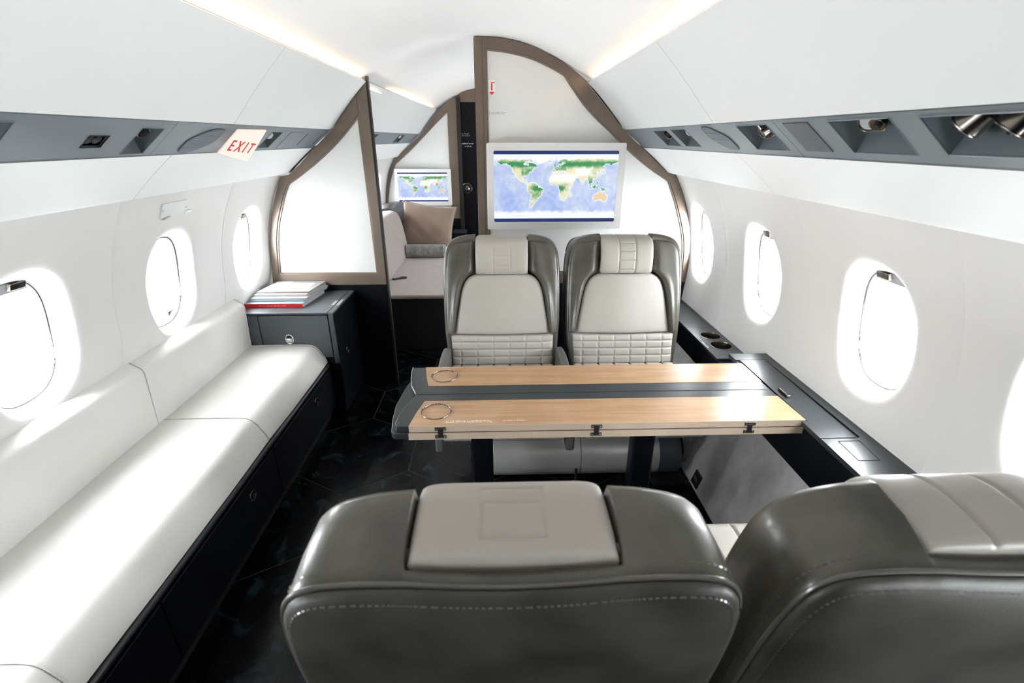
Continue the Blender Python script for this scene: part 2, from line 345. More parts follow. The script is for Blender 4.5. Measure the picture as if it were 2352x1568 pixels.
def slab(prof, ya, yb, mb=None, th=0.006, n=4, side=1):
    """lining panel following a (d,z) profile between ya and yb, with thickness pushed outwards"""
    mb = mb or MB(); k = len(prof); out = []
    for i, (d, z) in enumerate(prof):
        a = prof[max(0, i-1)]; b2 = prof[min(k-1, i+1)]; tx, tz = b2[0]-a[0], b2[1]-a[1]; L = math.hypot(tx, tz); out.append((d - tz/L*th, z + tx/L*th))
    loop = list(prof) + out[::-1]
    ys = [ya] + [q_ for q_ in YS if ya + .01 < q_ < yb - .01] + [yb]
    mb.loft([[(X(side, d, y), y, Z(z)) for d, z in loop] for y in ys]); return mb
UP = smoothline([(0.556,0.262),(0.62,0.199),(0.69,0.124),(0.761,0.043)], 3)
LO = smoothline([(0.866,-0.042),(0.93,-0.093),(0.98,-0.136),(1.018,-0.170)], 3)
for side, ups, los in ((-1, [Y0,0.5,1.748,2.74], [Y0,-0.4,0.6,1.56,2.74]), (1, [Y0,0.5,1.62,2.74], [Y0,-0.3,0.6,1.66,2.74])):
    tr = struct('trim_1' if side < 0 else 'trim_2')
    for a, b2 in list(zip(ups, ups[1:])) + [(2.785, 5.32)]: slab(UP, a + 0.0012, b2 - 0.0012, th=0.003, side=side).build('overhead_lining_panel', 'lining', tr, smooth=True)
    slab([(d+0.006, z+0.006) for d, z in UP], Y0, 5.34, th=0.004, side=side).build('panel_backing', 'softseam', tr)
    LOL = LO + [(1.0205,-0.1715),(1.024,-0.171),(1.062,-0.158)]
    for a, b2 in list(zip(los, los[1:])) + [(2.785, 5.32)]: slab(LOL, a + 0.0012, b2 - 0.0012, th=0.003, side=side).build('lower_lining_panel', 'lining', tr, smooth=True)
    slab([(d+0.006, z+0.006) for d, z in LO], Y0, 5.34, th=0.004, side=side).build('panel_backing', 'softseam', tr)
    slab([(0.562,0.262),(0.590,0.240),(0.68,0.205),(0.71,0.24)], Y0, 5.34, th=0.004, side=side).build('cove_trough', 'ceiling', tr)
# warm cove lamps hidden in both troughs
for side in (-1, 1):
    for ya, yb in ((Y0 + .1, 0.3), (0.3, 2.7), (2.85, 5.2)):
        l = bpy.data.lights.new('cove lamp', 'AREA'); l.shape = 'RECTANGLE'; l.size = 0.02; l.size_y = (yb - ya) * 0.98; l.energy = COVE_W * (yb - ya); l.color = (1.0, 0.66, 0.36)
        ym = (ya + yb) / 2; o = bpy.data.objects.new('cove_lamp', l); C.objects.link(o); o.location = (X(side, 0.607, ym), ym, Z(0.2405)); o.rotation_euler = (PI, 0, 0)

# ------------------------------------------------------------------ sidewalls and windows
ZC = -0.525
def sup(t, hw, hh, n=2.5):
    c, s = math.cos(t), math.sin(t); return (hw * math.copysign(abs(c) ** (2/n), c), hh * math.copysign(abs(s) ** (2/n), s))
def wall_bay(side, yc, ya, yb, parent, ztop=-0.13, zbot=-1.02):
    D = WDs[side]; ang = sorted(set([2*PI*i/56 for i in range(56)] + [math.atan2(z - ZC, y - yc) % (2*PI) for y in (ya, yb) for z in (ztop, zbot)]))
    mb = MB(); rings = []
    for k, (f, dep) in enumerate([(0, .042), (0.008, .036), (0.015, .022), (0.022, .010), (0.031, .003), (0.045, 0), (0.35, 0), (0.6, 0), (0.8, 0), (0.985, 0), (1, .0022 if side < 0 else .0006)]):
        ring = []
        for t in ang:
            oy, oz = sup(t, 0.124, 0.180)
            c, s = math.cos(t), math.sin(t)
            ex = [((yb if c > 0 else ya) - yc) / c] if abs(c) > 1e-6 else []; ez = [((ztop if s > 0 else zbot) - ZC) / s] if abs(s) > 1e-6 else []
            r = min(ex + ez); ry, rz = c * r, s * r
            if f <= 0.045: L = math.hypot(oy, oz); py, pz = oy * (1 + f / L), oz * (1 + f / L)
            else:
                L = math.hypot(oy, oz); sy, sz = oy * (1 + .045 / L), oz * (1 + .045 / L); g = (f - .045) / .955; py, pz = sy + (ry - sy) * g, sz + (rz - sz) * g
            z = ZC + pz; y = yc + py; ring.append((X(side, interp(D, z) + dep, y), y, Z(z)))
        rings.append(ring)
    mb.loft(rings, caps=False); return mb.build('sidewall_panel', 'wall', parent, smooth=True)
WN = [0]
def window(side, yc, shade=0.035, handle='top'):
    WN[0] += 1; w_ = struct('window_%d' % WN[0]); N = 56; D = WDs[side]
    def P(y, z, dep): return (X(side, interp(D, z) + dep, yc + y), yc + y, Z(z))
    mb = MB(); ol = [sup(2*PI*i/N, 0.124, 0.180) for i in range(N)]
    sc_ = lambda e: [(y * (1 + e / math.hypot(y, z)), z * (1 + e / math.hypot(y, z))) for y, z in ol]
    mb.loft([[P(y, ZC + z, dp) for y, z in sc_(e)] for e, dp in ((0.001, .0415), (0.0, .052), (-0.006, .053), (-0.008, .057), (-0.008, .085), (0.03, .09))], caps=False)
    mb.build('window_frame', 'reveal', w_, smooth=True)
    pm = MB(); pr = [P(y, ZC + z, .075) for y, z in sc_(0)]
    pm.add(pr + [P(0, ZC, .075)], [(i, (i + 1) % N, N) for i in range(N)]); pm.build('window_pane', 'pane', w_)
    # shade: a band that follows the opening at its top (or the whole opening when pulled down)
    zt, zb = (ZC + 0.179, ZC + 0.179 - shade)
    def band(z0, z1, name, m, dp):
        def hwz(z): q = min(0.999, abs(z - ZC) / 0.180); return 0.121 * (1 - q ** 2.5) ** (1 / 2.5)
        k = 10; g = MB()
        g.grid(lambda u, v: (lambda z: P((2*u-1) * hwz(z), z, dp))(z0 + (z1 - z0) * v), 12, k)
        g.grid(lambda u, v: (lambda z: P((2*u-1) * hwz(z), z, dp + .003))(z0 + (z1 - z0) * v), 12, k)
        g.grid(lambda u, v: (lambda z: P((2*u-1) * hwz(z0), z0, dp + .003 * v))(0), 12, 1)
        return g.build(name, m, w_, smooth=True)
    if shade < 0.3: band(zb, zt, 'window_shade', 'shade', .060)
    else: band(ZC - 0.179, zt, 'window_shade', 'sheershade', .060)
    hz = zb + 0.020 if shade < 0.3 else ZC - 0.133
    h = MB(); ye = 0.0
    for (ya, yb, za, zb2, d0, d1) in ((0.012, 0.064, hz - .011, hz + .011, .060, .049), ):
        q = [P(ya, za, d0), P(yb, za, d0), P(yb, zb2, d0), P(ya, zb2, d0), P(ya + .003, za - .002, d1), P(yb - .003, za - .002, d1), P(yb - .003, zb2 - .006, d1), P(ya + .003, zb2 - .006, d1)]
        h.add(q, [(0,1,2,3),(4,5,6,7),(0,1,5,4),(1,2,6,5),(2,3,7,6),(3,0,4,7)])
    sl = MB(); sl.tube([P(y, ZC + z, .0555) for y, z in sc_(-.004)], .0035, 6, closed=True); sl.build('shadow_seal', 'rubber', w_, smooth=True)  # dark seal ring that stands in for the shadowed reveal edge
    h.build('shade_handle', 'bronze' if shade < .3 else 'chrome', w_, bevel=0.002)
    # sky portal just outside
    l = bpy.data.lights.new('window portal', 'AREA'); l.shape = 'RECTANGLE'; l.size = 0.30; l.size_y = 0.37; l.cycles.is_portal = True
    o = bpy.data.objects.new('window_portal', l); C.objects.link(o); o.location = (X(side, interp(D, ZC) + .10, yc), yc, Z(ZC)); o.rotation_euler = (0, R(90) * side, 0)
wl, wr = struct('wall_left'), struct('wall_right')
LW = [-0.65, -0.02, 0.63, 1.262, 1.895, 2.525]; LB = [Y0, -0.335, 0.305, 0.945, 1.575, 2.262, 2.775]
RW = [-0.56, 0.08, 0.735, 1.295, 1.95, 2.59]; RB = [Y0, -0.24, 0.405, 1.01, 1.62, 2.27, 2.86]
AW = [3.18, 3.76, 4.36, 4.95]
for side, ws, bs, par in ((-1, LW, LB, wl), (1, RW, RB, wr)):
    ab = [bs[-1], 3.42, 4.05, 4.66, 5.36]
    for yc, (a, b2) in list(zip(ws, zip(bs, bs[1:]))) + list(zip(AW, zip(ab, ab[1:]))):
        wall_bay(side, yc, a, b2, par, zbot=-1.02 if side > 0 else -1.10)
        window(side, yc, 0.5 if (side < 0 and abs(yc - 1.895) < .01) else 0.036)
    # strips that close the joints from behind
    zb_ = -1.02 if side > 0 else -1.10
    for yj in (bs[1:] + ab[1:-1]):
        jb = MB()
        jb.grid(lambda u, v: (X(side, interp(WDs[side], zb_ + (-.13 - zb_)*v) + .0035, yj + .04*(u-.5)), yj + .04*(u-.5), Z(zb_ + (-.13 - zb_)*v)), 2, 60)
        jb.build('joint_strip', 'softseam', par, smooth=True)
    # lower sidewall down to the floor
    for a, b2 in ((Y0, 0.2), (0.2, 2.76), (2.76, 5.36)):
        slab(([(0.94,-1.43),(0.99,-1.26),(1.06,-1.01),(1.20,-0.99)] if side > 0 else [(0.94,-1.43),(0.99,-1.25),(1.03,-1.12),(1.26,-1.08)])[::-1], a, b2, th=-0.004, side=side).build('lower_sidewall_panel', 'suede', par, smooth=True)
# grey emergency exit joint and covered handle on the left wall
def lw(y, z, dep=0.0): return (X(-1, interp(WDs[-1], z) - dep, y), y, Z(z))
e = MB(); e.grid(lambda u, v: lw(1.79 + .15*u - 0.01*v, -0.262 + .05*v, .007 + .004*math.sin(PI*u)*math.sin(PI*v)), 8, 6)
for ua, ub, va, vb in ((0,1,0,0),(0,1,1,1),(0,0,0,1),(1,1,0,1)):
    e.grid(lambda u, v: lw(1.79 + .15*(ua+(ub-ua)*u) - 0.01*(va+(vb-va)*u), -0.262 + .05*(va+(vb-va)*u), .007*v), 8, 1)
hc = thing('exit_handle_cover', 'small white cover of the exit handle, high on the left wall over the second window', 'handle', lw(1.86, -0.24))
e.build('cover', 'lining', hc, smooth=True)
MB().add([lw(1.925,-0.262,.012), lw(1.962,-0.262,.012), lw(1.960,-0.252,.02), lw(1.925,-0.252,.02), lw(1.925,-0.262,.004), lw(1.962,-0.262,.004), lw(1.960,-0.252,.004), lw(1.925,-0.252,.004)],
         [(0,1,2,3),(4,7,6,5),(0,4,5,1),(1,5,6,2),(2,6,7,3),(3,7,4,0)]).build('release_tab', 'sticker', hc)
MB().add([lw(1.80,-0.266,.0135), lw(1.835,-0.259,.0135), lw(1.835,-0.262,.0135), lw(1.80,-0.269,.0135)] + [lw(1.80,-0.266,.004), lw(1.835,-0.259,.004), lw(1.835,-0.262,.004), lw(1.80,-0.269,.004)],
         [(0,1,2,3),(4,7,6,5),(0,4,5,1),(1,5,6,2),(2,6,7,3),(3,7,4,0)]).build('pull_edge', 'softseam', hc)

# ------------------------------------------------------------------ overhead service strips
SA, SB = (0.761, 0.043), (0.866, -0.042); SN = (0.63, 0.78)
def sp(side, y, s, dep=0.0):
    return (X(side, SA[0] + (SB[0]-SA[0])*s + SN[0]*dep, y), y, Z(SA[1] + (SB[1]-SA[1])*s + SN[1]*dep))
def hexa(mb, P, a, b2, s0, s1, d0, d1):
    q = [P(a,s0,d0),P(b2,s0,d0),P(b2,s1,d0),P(a,s1,d0),P(a,s0,d1),P(b2,s0,d1),P(b2,s1,d1),P(a,s1,d1)]
    return mb.add(q, [(0,1,2,3),(4,7,6,5),(0,4,5,1),(1,5,6,2),(2,6,7,3),(3,7,4,0)])
def disc_parts(side, par, y, s, dep, r, dirv, lens=True, length=0.05):
    base = Vector(sp(side, y, s, dep)); d = Vector(dirv).normalized(); tip = base + d * length
    lamp = MB(); lamp.cyl(base, base + d*length*.55, r*.62, 20); lamp.cyl(base + d*length*.4, tip, r*.95, 24, r2=r)
    lamp.tube([tip + (d.orthogonal().normalized()*math.cos(2*PI*i/24) + d.cross(d.orthogonal().normalized())*math.sin(2*PI*i/24))*r*.96 for i in range(24)], r*.08, 6, closed=True)
    nm = 'reading_light' if lens else 'air_nozzle'
    o = lamp.build(nm, 'bronze', par, smooth=True)
    if lens:
        MB().cyl(tip - d*.002, tip + d*.0012, r*.82, 24).build('lens', 'lens', o, smooth=True)
    else:
        MB().cyl(tip - d*.002, tip + d*.006, r*.5, 20).build('nozzle_core', 'black', o, smooth=True)
def strip_run(side, name, label, y0, y1, items, seams):
    t = thing(name, label, 'panel', (CX + side*.8*taper((y0+y1)/2), (y0 + y1)/2, Z(0)))
    P = lambda y, s, d=0.0: sp(side, y, s, d)
    cuts = sorted([i for i in items if i[0] in ('pocket', 'socket')], key=lambda i: i[1])
    pieces = sorted(seams); ys = [y0] + pieces + [y1]
    for a, b2 in zip(ys, ys[1:]):
        a += .0008; b2 -= .0008; f = MB(); y = a
        for c in [c for c in cuts if c[1] >= a and c[2] <= b2]:
            hexa(f, P, y, c[1], 0, 1, 0, .004); hexa(f, P, c[1], c[2], 0, c[3], 0, .004); hexa(f, P, c[1], c[2], c[4], 1, 0, .004); y = c[2]
        k = max(1, int((b2 - y) / 0.4)) if y > 2.7 else 1
        for i in range(k): hexa(f, P, y + (b2-y)*i/k, y + (b2-y)*(i+1)/k, 0, 1, 0, .004)
        f.build('face_panel', 'strip', t)
    b_ = MB(); k = 8
    for i in range(k): hexa(b_, P, y0 + (y1-y0)*i/k, y0 + (y1-y0)*(i+1)/k, -0.05, 1.05, .07, .075)
    b_.build('back_plate', 'seam', t)
    g = MB(); hexa(g, P, y0, y1, 0.0, 0.02, .0, .07) if y1 < 2.8 else None; hexa(g, P, y0, y1, 0.985, 1.03, .0, .07) if y1 < 2.8 else None
    if g.v: g.build('edge_channel', 'pocket', t)
    for it in items:
        k = it[0]; ya, yb, s0, s1 = it[1:5]
        if k == 'pocket':
            q = MB(); dz = .055; iy = (yb-ya)*.16; is_ = (s1-s0)*.10
            o4 = [P(ya,s0,.002),P(yb,s0,.002),P(yb,s1,.002),P(ya,s1,.002)]; i4 = [P(ya+iy,s0+is_*.2,dz),P(yb-iy,s0+is_*.2,dz),P(yb-iy,s1-is_*3.6,dz),P(ya+iy,s1-is_*3.6,dz)]
            q.add(o4 + i4, [(0,1,5,4),(1,2,6,5),(2,3,7,6),(3,0,4,7),(4,5,6,7)]); pk = q.build('lamp_pocket', 'pocket', t, fix=False)
            lp = MB().tube([P(ya,s0,0),P(yb,s0,0),P(yb,s1,0),P(ya,s1,0)], .0016, 6, closed=True); lp.build('pocket_rim', 'strip', t, smooth=True)
            for (u, sv, r, dv, lens) in it[5]:
                disc_parts(side, t, ya + (yb-ya)*u, s0 + (s1-s0)*sv, dz - .004, r, dv, lens)
        elif k == 'socket':
            q = MB(); hexa(q, P, ya, yb, s0, s1, .012, .016); q.build('socket_floor', 'black', t)
            for u in (.3, .7):
                c = Vector(P(ya + (yb-ya)*u, (s0+s1)/2, .012)); nrm = Vector((-side*SN[0], 0, -SN[1]))
                MB().cyl(c, c + nrm*.008, .0125, 20, caps=False).build('jack_ring', 'chrome', t, smooth=True)
            lp = MB().tube([P(ya,s0,0),P(yb,s0,0),P(yb,s1,0),P(ya,s1,0)], .0018, 6, closed=True); lp.build('socket_rim', 'black', t, smooth=True)
        elif k == 'speaker':
            ol = []; c = .42
            pts = [(ya, s0+.0), (ya + (yb-ya)*.45, s0), (yb, s0 + (s1-s0)*.45), (yb, s1), (yb - (yb-ya)*.45, s1), (ya, s1 - (s1-s0)*.45)]
            pts = [(yb, s0), (yb - (yb-ya)*.45, s0), (ya, s0 + (s1-s0)*.45), (ya, s1), (ya + (yb-ya)*.45, s1), (yb, s1 - (s1-s0)*.45)]
            for i in range(6):
                a, b2, c2 = pts[i-1], pts[i], pts[(i+1) % 6]
                for u in (0.35, 0.6, 0.85): ol.append((a[0]+(b2[0]-a[0])*u, a[1]+(b2[1]-a[1])*u)) if u > .8 or i % 1 == 0 else None
            ol2 = []
            for i in range(6):      # corner rounding
                a, b2, c2 = pts[i-1], pts[i], pts[(i+1) % 6]; p1 = [b2[k2]+(a[k2]-b2[k2])*.3 for k2 in (0,1)]; p2 = [b2[k2]+(c2[k2]-b2[k2])*.3 for k2 in (0,1)]
                for j in range(6):
                    u = j/5; ol2.append(tuple((1-u)**2*p1[k2] + 2*u*(1-u)*b2[k2] + u*u*p2[k2] for k2 in (0,1)))
            q = MB(); q.loft([[P(y, s, -.0022) for y, s in ol2], [P(y, s, .003) for y, s in ol2]]); sg = q.build('speaker_grille', 'grille', t)
            MB().tube([P(y, s, -.0015) for y, s in ol2], .0009, 5, closed=True).build('grille_edge', 'seam', sg)
            rb = MB(); sm = min(s0,s1)
            for j in range(1, 16):
                s = s0 + (s1-s0)*j/16; xs = [y for (y, s_), (y2, s2_) in zip(ol2, ol2[1:]+ol2[:1]) if (s_-s)*(s2_-s) <= 0]
                if len(xs) >= 2: hexa(rb, P, min(xs)+.006, max(xs)-.006, s-.008, s+.008, -.0028, -.002)
            rb.build('grille_rib', 'strip', sg, kind='stuff')
        elif k == 'plate':
            q = MB(); hexa(q, P, ya, yb, s0, s1, -.002, .002); q.build('cover_plate', 'pocket', t, bevel=.001)
            MB().tube([P(ya,s0,0),P(yb,s0,0),P(yb,s1,0),P(ya,s1,0)], .0012, 5, closed=True).build('plate_edge', 'seam', t)
        elif k == 'hatch':
            q = MB(); hexa(q, P, ya, yb, s0, s1, -.001, .002); q.build('hatch', 'strip', t)
            MB().tube([P(ya,s0,0),P(yb,s0,0),P(yb,s1,0),P(ya,s1,0)], .0009, 5, closed=True).build('hatch_edge', 'seam', t)
        elif k == 'slot':
            q = MB(); hexa(q, P, ya, yb, s0, s1, -.0008, .002); q.build('slot', 'seam', t)
    return t
dn = lambda sx, sy, sz: (sx, sy, sz)
RI = [('pocket', 2.114, 2.285, .14, .83, [(.45, .40, .021, (-.5,-.35,-.5), False)]), ('pocket', 1.905, 2.056, .13, .83, [(.45, .38, .024, (-.45,-.75,-.45), True)]),
      ('speaker', 1.60, 1.745, .08, .87), ('pocket', 1.325, 1.488, .11, .84, [(.60, .40, .024, (-.35,-.65,-.5), False), (.28, .34, .024, (-.6,.25,-.5), True)]),
      ('plate', 1.145, 1.244, .11, .82), ('pocket', .907, 1.075, .11, .83, [(.74, .44, .022, (-.62,-.72,-.25), True), (.34, .22, .015, (-.55,-.2,-.65), False)]),
      ('pocket', .66, .842, .12, .80, [(.58, .30, .024, (-.25,.55,-.7), False), (.22, .30, .022, (-.3,.4,-.8), False)]),
      ('pocket', .05, .22, .12, .80, [(.5, .36, .024, (-.4,.2,-.8), True)]), ('speaker', -.3, -.15, .08, .87), ('pocket', -.75, -.58, .12, .80, [(.5, .36, .024, (-.4,.2,-.8), True)])]
LI = [('pocket', .80, .985, .18, .86, [(.5, .3, .022, (.5,-.3,-.6), False)]), ('socket', 1.186, 1.246, .44, .72), ('pocket', 1.334, 1.418, .22, .93, [(.35, .25, .017, (.5,-.1,-.5), False)]),
      ('speaker', 1.567, 1.725, .17, .94), ('pocket', 2.09, 2.184, .22, .91, [(.45, .40, .018, (.6,-.3,-.5), True)]), ('hatch', 2.27, 2.42, .20, .92),
      ('slot', 2.48, 2.486, .26, .83), ('slot', 2.688, 2.693, .28, .81), ('pocket', .1, .28, .18, .86, [(.5, .3, .022, (.5,-.3,-.6), True)]), ('speaker', -.4, -.24, .17, .94)]
strip_run(1, 'service_strip', 'long dark grey service strip with reading lights along the right overhead', Y0, 2.745, RI, [1.282, 0.5, -.5])
strip_run(-1, 'service_strip', 'long dark grey service strip with speaker and sockets along the left overhead', Y0, 2.745, LI, [1.455, 0.55, -.5])
strip_run(-1, 'service_strip', 'short dark service strip overhead in the aft cabin above the divan', 2.79, 5.32,
          [('pocket', 3.62, 3.80, .18, .86, [(.5, .3, .02, (.5,-.3,-.6), True)]), ('pocket', 4.5, 4.72, .18, .86, [(.5, .3, .02, (.5,-.3,-.6), True)])], [4.2])
strip_run(1, 'service_strip', 'dark service strip of the aft cabin, right side behind the bulkhead', 2.79, 5.32, [], [])

# lit exit sign hanging from the left strip
tl, tr_, br, bl = [Vector((x, y, Z(z))) for x, y, z in ((-0.861,1.786,0.029), (-0.860,1.996,0.030), (-0.945,1.956,-0.071), (-0.910,1.719,-0.043))]
ex = thing('exit_sign', 'lit white EXIT sign with red letters hanging from the left service strip', 'sign', tuple((tl+tr_+br+bl)/4))
nrm = (tr_ - tl).cross(bl - tl).normalized(); nrm = nrm if nrm.x > 0 else -nrm
br = br - nrm*(br - tl).dot(nrm); q4 = [tl, tr_, br, bl]; MB().loft([[p + nrm*.004 for p in q4], [p - nrm*.002 for p in q4]]).build('sign_plate', 'exit', ex, bevel=.001)
xa = ((tr_ - tl) + (br - bl)) / 2; ya_ = ((tl - bl) + (tr_ - br)) / 2
cen = (tl+tr_+br+bl)/4 + nrm*.0045 - ya_*.12
Wd = xa.length; Hd = ya_.length
A = Matrix(((xa.x/Wd, ya_.x/Hd, nrm.x, cen.x), (xa.y/Wd, ya_.y/Hd, nrm.y, cen.y), (xa.z/Wd, ya_.z/Hd, nrm.z, cen.z), (0,0,0,1)))
text_mesh('E X I T', 0.062, A @ Matrix.Diagonal((1.0, 1.0, 1, 1)), 'red', 'lettering', ex)

# ------------------------------------------------------------------ floor of large hexagonal tiles
fl = struct('floor')
MB().box(-1.4, 1.25, Y0 - .05, 5.45, -0.03, -0.0015).build('subfloor', 'grout', fl)
hx = []; e_ = 0.309; wx = 0.536
def clip(poly, ax, lim, keep_less):
    out = []
    for i in range(len(poly)):
        a, b2 = poly[i-1], poly[i]; ia = (a[ax] < lim) == keep_less; ib = (b2[ax] < lim) == keep_less
        if ia != ib: t = (lim - a[ax]) / (b2[ax] - a[ax]); out.append((a[0]+(b2[0]-a[0])*t, a[1]+(b2[1]-a[1])*t))
        if ib: out.append(b2)
    return out
for r_ in range(-8, 9):
    for c_ in range(-4, 5):
        cx = -0.426 + wx/2 + c_*wx + (r_ % 2)*wx/2; cy = 1.853 + e_/2 + r_*1.5*e_
        h_ = [(cx + math.cos(R(30 + 60*k))*(e_ - .004), cy + math.sin(R(30 + 60*k))*(e_ - .004)) for k in range(6)]
        for ax, lim, kl in ((0, -1.10, False), (0, 0.95, True), (1, Y0, False), (1, 5.36, True)):
            if h_: h_ = clip(h_, ax, lim, kl)
        if len(h_) > 2: MB().prism(h_, 'z', -.006, 0).build('floor_tile', 'floor', fl)

# ------------------------------------------------------------------ bulkheads
RO = smoothline([(-.105,.459),(-.02,.458),(.05,.452),(.12,.438),(.176,.421),(.25,.392),(.329,.356),(.40,.313),(.462,.268)], 3) + \
     smoothline([(.462,.258),(.56,.158),(.669,.043),(.774,-.042),(.86,-.112),(.93,-.170)], 3) + [(.966,-.172)] + \
     smoothline([(.985,-.190),(1.02,-.240),(1.052,-.314),(1.10,-.46),(1.119,-.553),(1.132,-.68),(1.137,-.785)], 3)
RIn = smoothline([(-.048,.409),(.026,.403),(.11,.389),(.192,.367),(.275,.334),(.348,.298)], 3) + smoothline([(.352,.293),(.40,.232),(.46,.161),(.53,.095),(.61,.03),(.70,-.048),(.821,-.138),(.935,-.206)], 3) + \
      smoothline([(.945,-.215),(.991,-.311),(1.03,-.41),(1.062,-.508),(1.078,-.60),(1.085,-.722)], 3)
r1 = struct('wall_aft_right')
plate('bulkhead_frame', [[(x, Z(z)) for x, z in RO + [(-.105,-.785)]], [(x, Z(z)) for x, z in RIn + [(-.048,-.722)]]], YB, .03, 'taupe', r1, bevel=.0015)
def inset(ol, e):
    cx = sum(p[0] for p in ol)/len(ol); cy = sum(p[1] for p in ol)/len(ol); out = []
    n_ = len(ol)
    for i in range(n_):
        a, b2, c2 = ol[i-1], ol[i], ol[(i+1) % n_]; t1 = Vector((b2[0]-a[0], b2[1]-a[1])); t2 = Vector((c2[0]-b2[0], c2[1]-b2[1]))
        if t1.length < 1e-7: t1 = t2
        if t2.length < 1e-7: t2 = t1
        t1.normalize(); t2.normalize(); n1 = Vector((-t1.y, t1.x)); n2 = Vector((-t2.y, t2.x)); nn = n1 + n2
        if nn.length < .2: nn = n1
        nn = nn / max(.35, nn.length_squared) * 2
        out.append((b2[0] + nn.x*e, b2[1] + nn.y*e))
    return out
def area(ol): return sum(ol[i-1][0]*ol[i][1] - ol[i][0]*ol[i-1][1] for i in range(len(ol)))/2
def ccw(ol): return ol if area(ol) > 0 else ol[::-1]
def bead(ol, w_, y, th, name, m, par): o_ = ccw(ol); return plate(name, [[(x, Z(z)) for x, z in o_], [(x, Z(z)) for x, z in inset(o_, w_)]], y, th, m, par)
bead(RIn + [(-.048,-.722)], .008, YB + .006, .012, 'inner_bead', 'taupe_in', r1)
plate('panel', [[(x, Z(z)) for x, z in RIn + [(-.048,-.722)]]], YB + .014, .01, 'gloss', r1)
MB().box(-.105, 1.14, YB + .002, YB + .03, 0, Z(-.785)).build('base_panel', 'navy', r1, bevel=.002)
MB().box(-.1065, -.103, YB + .001, YB + .035, 0, Z(.455)).build('edge_strip', 'blackedge', r1)
LOu = [(-.650,.284),(-.668,.257)] + smoothline([(-.676,.246),(-.757,.15),(-.853,.038),(-.961,-.052),(-1.04,-.125),(-1.108,-.178)], 3) + [(-1.150,-.185)] + smoothline([(-1.163,-.205),(-1.198,-.286),(-1.24,-.39),(-1.266,-.496),(-1.290,-.643),(-1.302,-.785)], 3)
LIn = smoothline([(-.704,.115),(-.77,.045),(-.844,-.025),(-.905,-.075),(-.971,-.125),(-1.05,-.178),(-1.116,-.219)], 3) + smoothline([(-1.125,-.228),(-1.156,-.286),(-1.19,-.37),(-1.218,-.448),(-1.243,-.565),(-1.259,-.719)], 3)
l1 = struct('wall_aft_left')
plate('bulkhead_frame', [[(x, Z(z)) for x, z in LOu + [(-.650,-.785)]], [(x, Z(z)) for x, z in LIn + [(-.694,-.722)]]], YB, .03, 'taupe', l1, bevel=.0015)
bead(LIn + [(-.694,-.722)], .008, YB + .006, .012, 'inner_bead', 'taupe_in', l1)
plate('panel', [[(x, Z(z)) for x, z in LIn + [(-.694,-.722)]]], YB + .014, .01, 'gloss', l1)
MB().box(-1.31, -.650, YB + .002, YB + .03, 0, Z(-.785)).build('base_panel', 'navy', l1, bevel=.002)
MB().box(-.652, -.640, YB + .004, YB + .034, 0, Z(.289)).build('edge_strip', 'blackedge', l1)
# post line on the left frame
MB().box(-.7045, -.703, YB - .001, YB + .004, Z(.115), Z(.225)).build('post_joint', 'blackedge', l1)
MB().box(-.066, -.0645, YB - .001, YB + .004, Z(-.785), Z(.455)).build('post_joint', 'blackedge', r1)
# aft end of the rear cabin
YF = 5.30
FO = [(-.391,.374),(-.46,.351)] + smoothline([(-.50,.318),(-.55,.266)], 3) + smoothline([(-.56,.252),(-.66,.145),(-.752,.041),(-.88,-.06),(-1.0,-.150)], 3) + [(-1.031,-.175)] + smoothline([(-1.05,-.20),(-1.077,-.246),(-1.12,-.33),(-1.161,-.467),(-1.198,-.634),(-1.225,-.79)], 3)
FI = smoothline([(-.474,.259),(-.60,.15),(-.75,.01),(-.90,-.125),(-1.036,-.233)], 3) + smoothline([(-1.045,-.245),(-1.103,-.381),(-1.14,-.53),(-1.175,-.735)], 3)
f1 = struct('wall_far_left')
plate('bulkhead_frame', [[(x, Z(z)) for x, z in FO + [(-.391,-.79)]], [(x, Z(z)) for x, z in FI + [(-.474,-.735)]]], YF, .03, 'taupe', f1, bevel=.0015)
bead(FI + [(-.474,-.735)], .01, YF + .006, .012, 'inner_bead', 'taupe_in', f1)
plate('panel', [[(x, Z(z)) for x, z in FI + [(-.474,-.735)]]], YF + .014, .01, 'gloss', f1)
MB().box(-1.3, -.391, YF + .002, YF + .03, 0, Z(-.79)).build('base_panel', 'navy', f1)
MB().box(-.393, -.355, YF - .01, YF + .06, 0, Z(.372)).build('door_jamb', 'blackedge', f1)
fr_ = struct('wall_far_right')
MB().box(-.36, 1.2, YF + .13, YF + .16, 0, Z(.50)).build('end_wall', 'navy', fr_)
MB().box(-1.5, 1.4, 5.48, 5.52, -.05, Z(.7)).build('closing_wall', 'seam', fr_)
MB().box(-.36, .20, YF + .04, YF + .13, Z(.334), Z(.46)).build('door_lintel', 'taupe', fr_)
dr = struct('door_1')
MB().box(-.36, .20, YF + .08, YF + .11, 0, Z(.332)).build('door_leaf', 'navy', dr, bevel=.004)
kb = Vector((-.317, YF + .08, Z(-.487)))
rg = MB(); rg.cyl(kb, kb + Vector((0,-.008,0)), .052, 32); k_ = rg.build('knob_plate', 'black', dr, smooth=True)
MB().tube([kb + Vector((math.cos(2*PI*i/32)*.052, -.008, math.sin(2*PI*i/32)*.052)) for i in range(32)], .003, 6, closed=True).build('ring', 'bronze', k_, smooth=True)
rg = MB(); rg.cyl(kb, kb + Vector((0,-.05,0)), .016, 20); rg.cyl(kb + Vector((0,-.04,0)), kb + Vector((0,-.062,0)), .024, 24, r2=.030); rg.cyl(kb + Vector((0,-.062,0)), kb + Vector((0,-.072,0)), .030, 24, r2=.018)
rg.build('knob', 'bronze', dr, smooth=True)
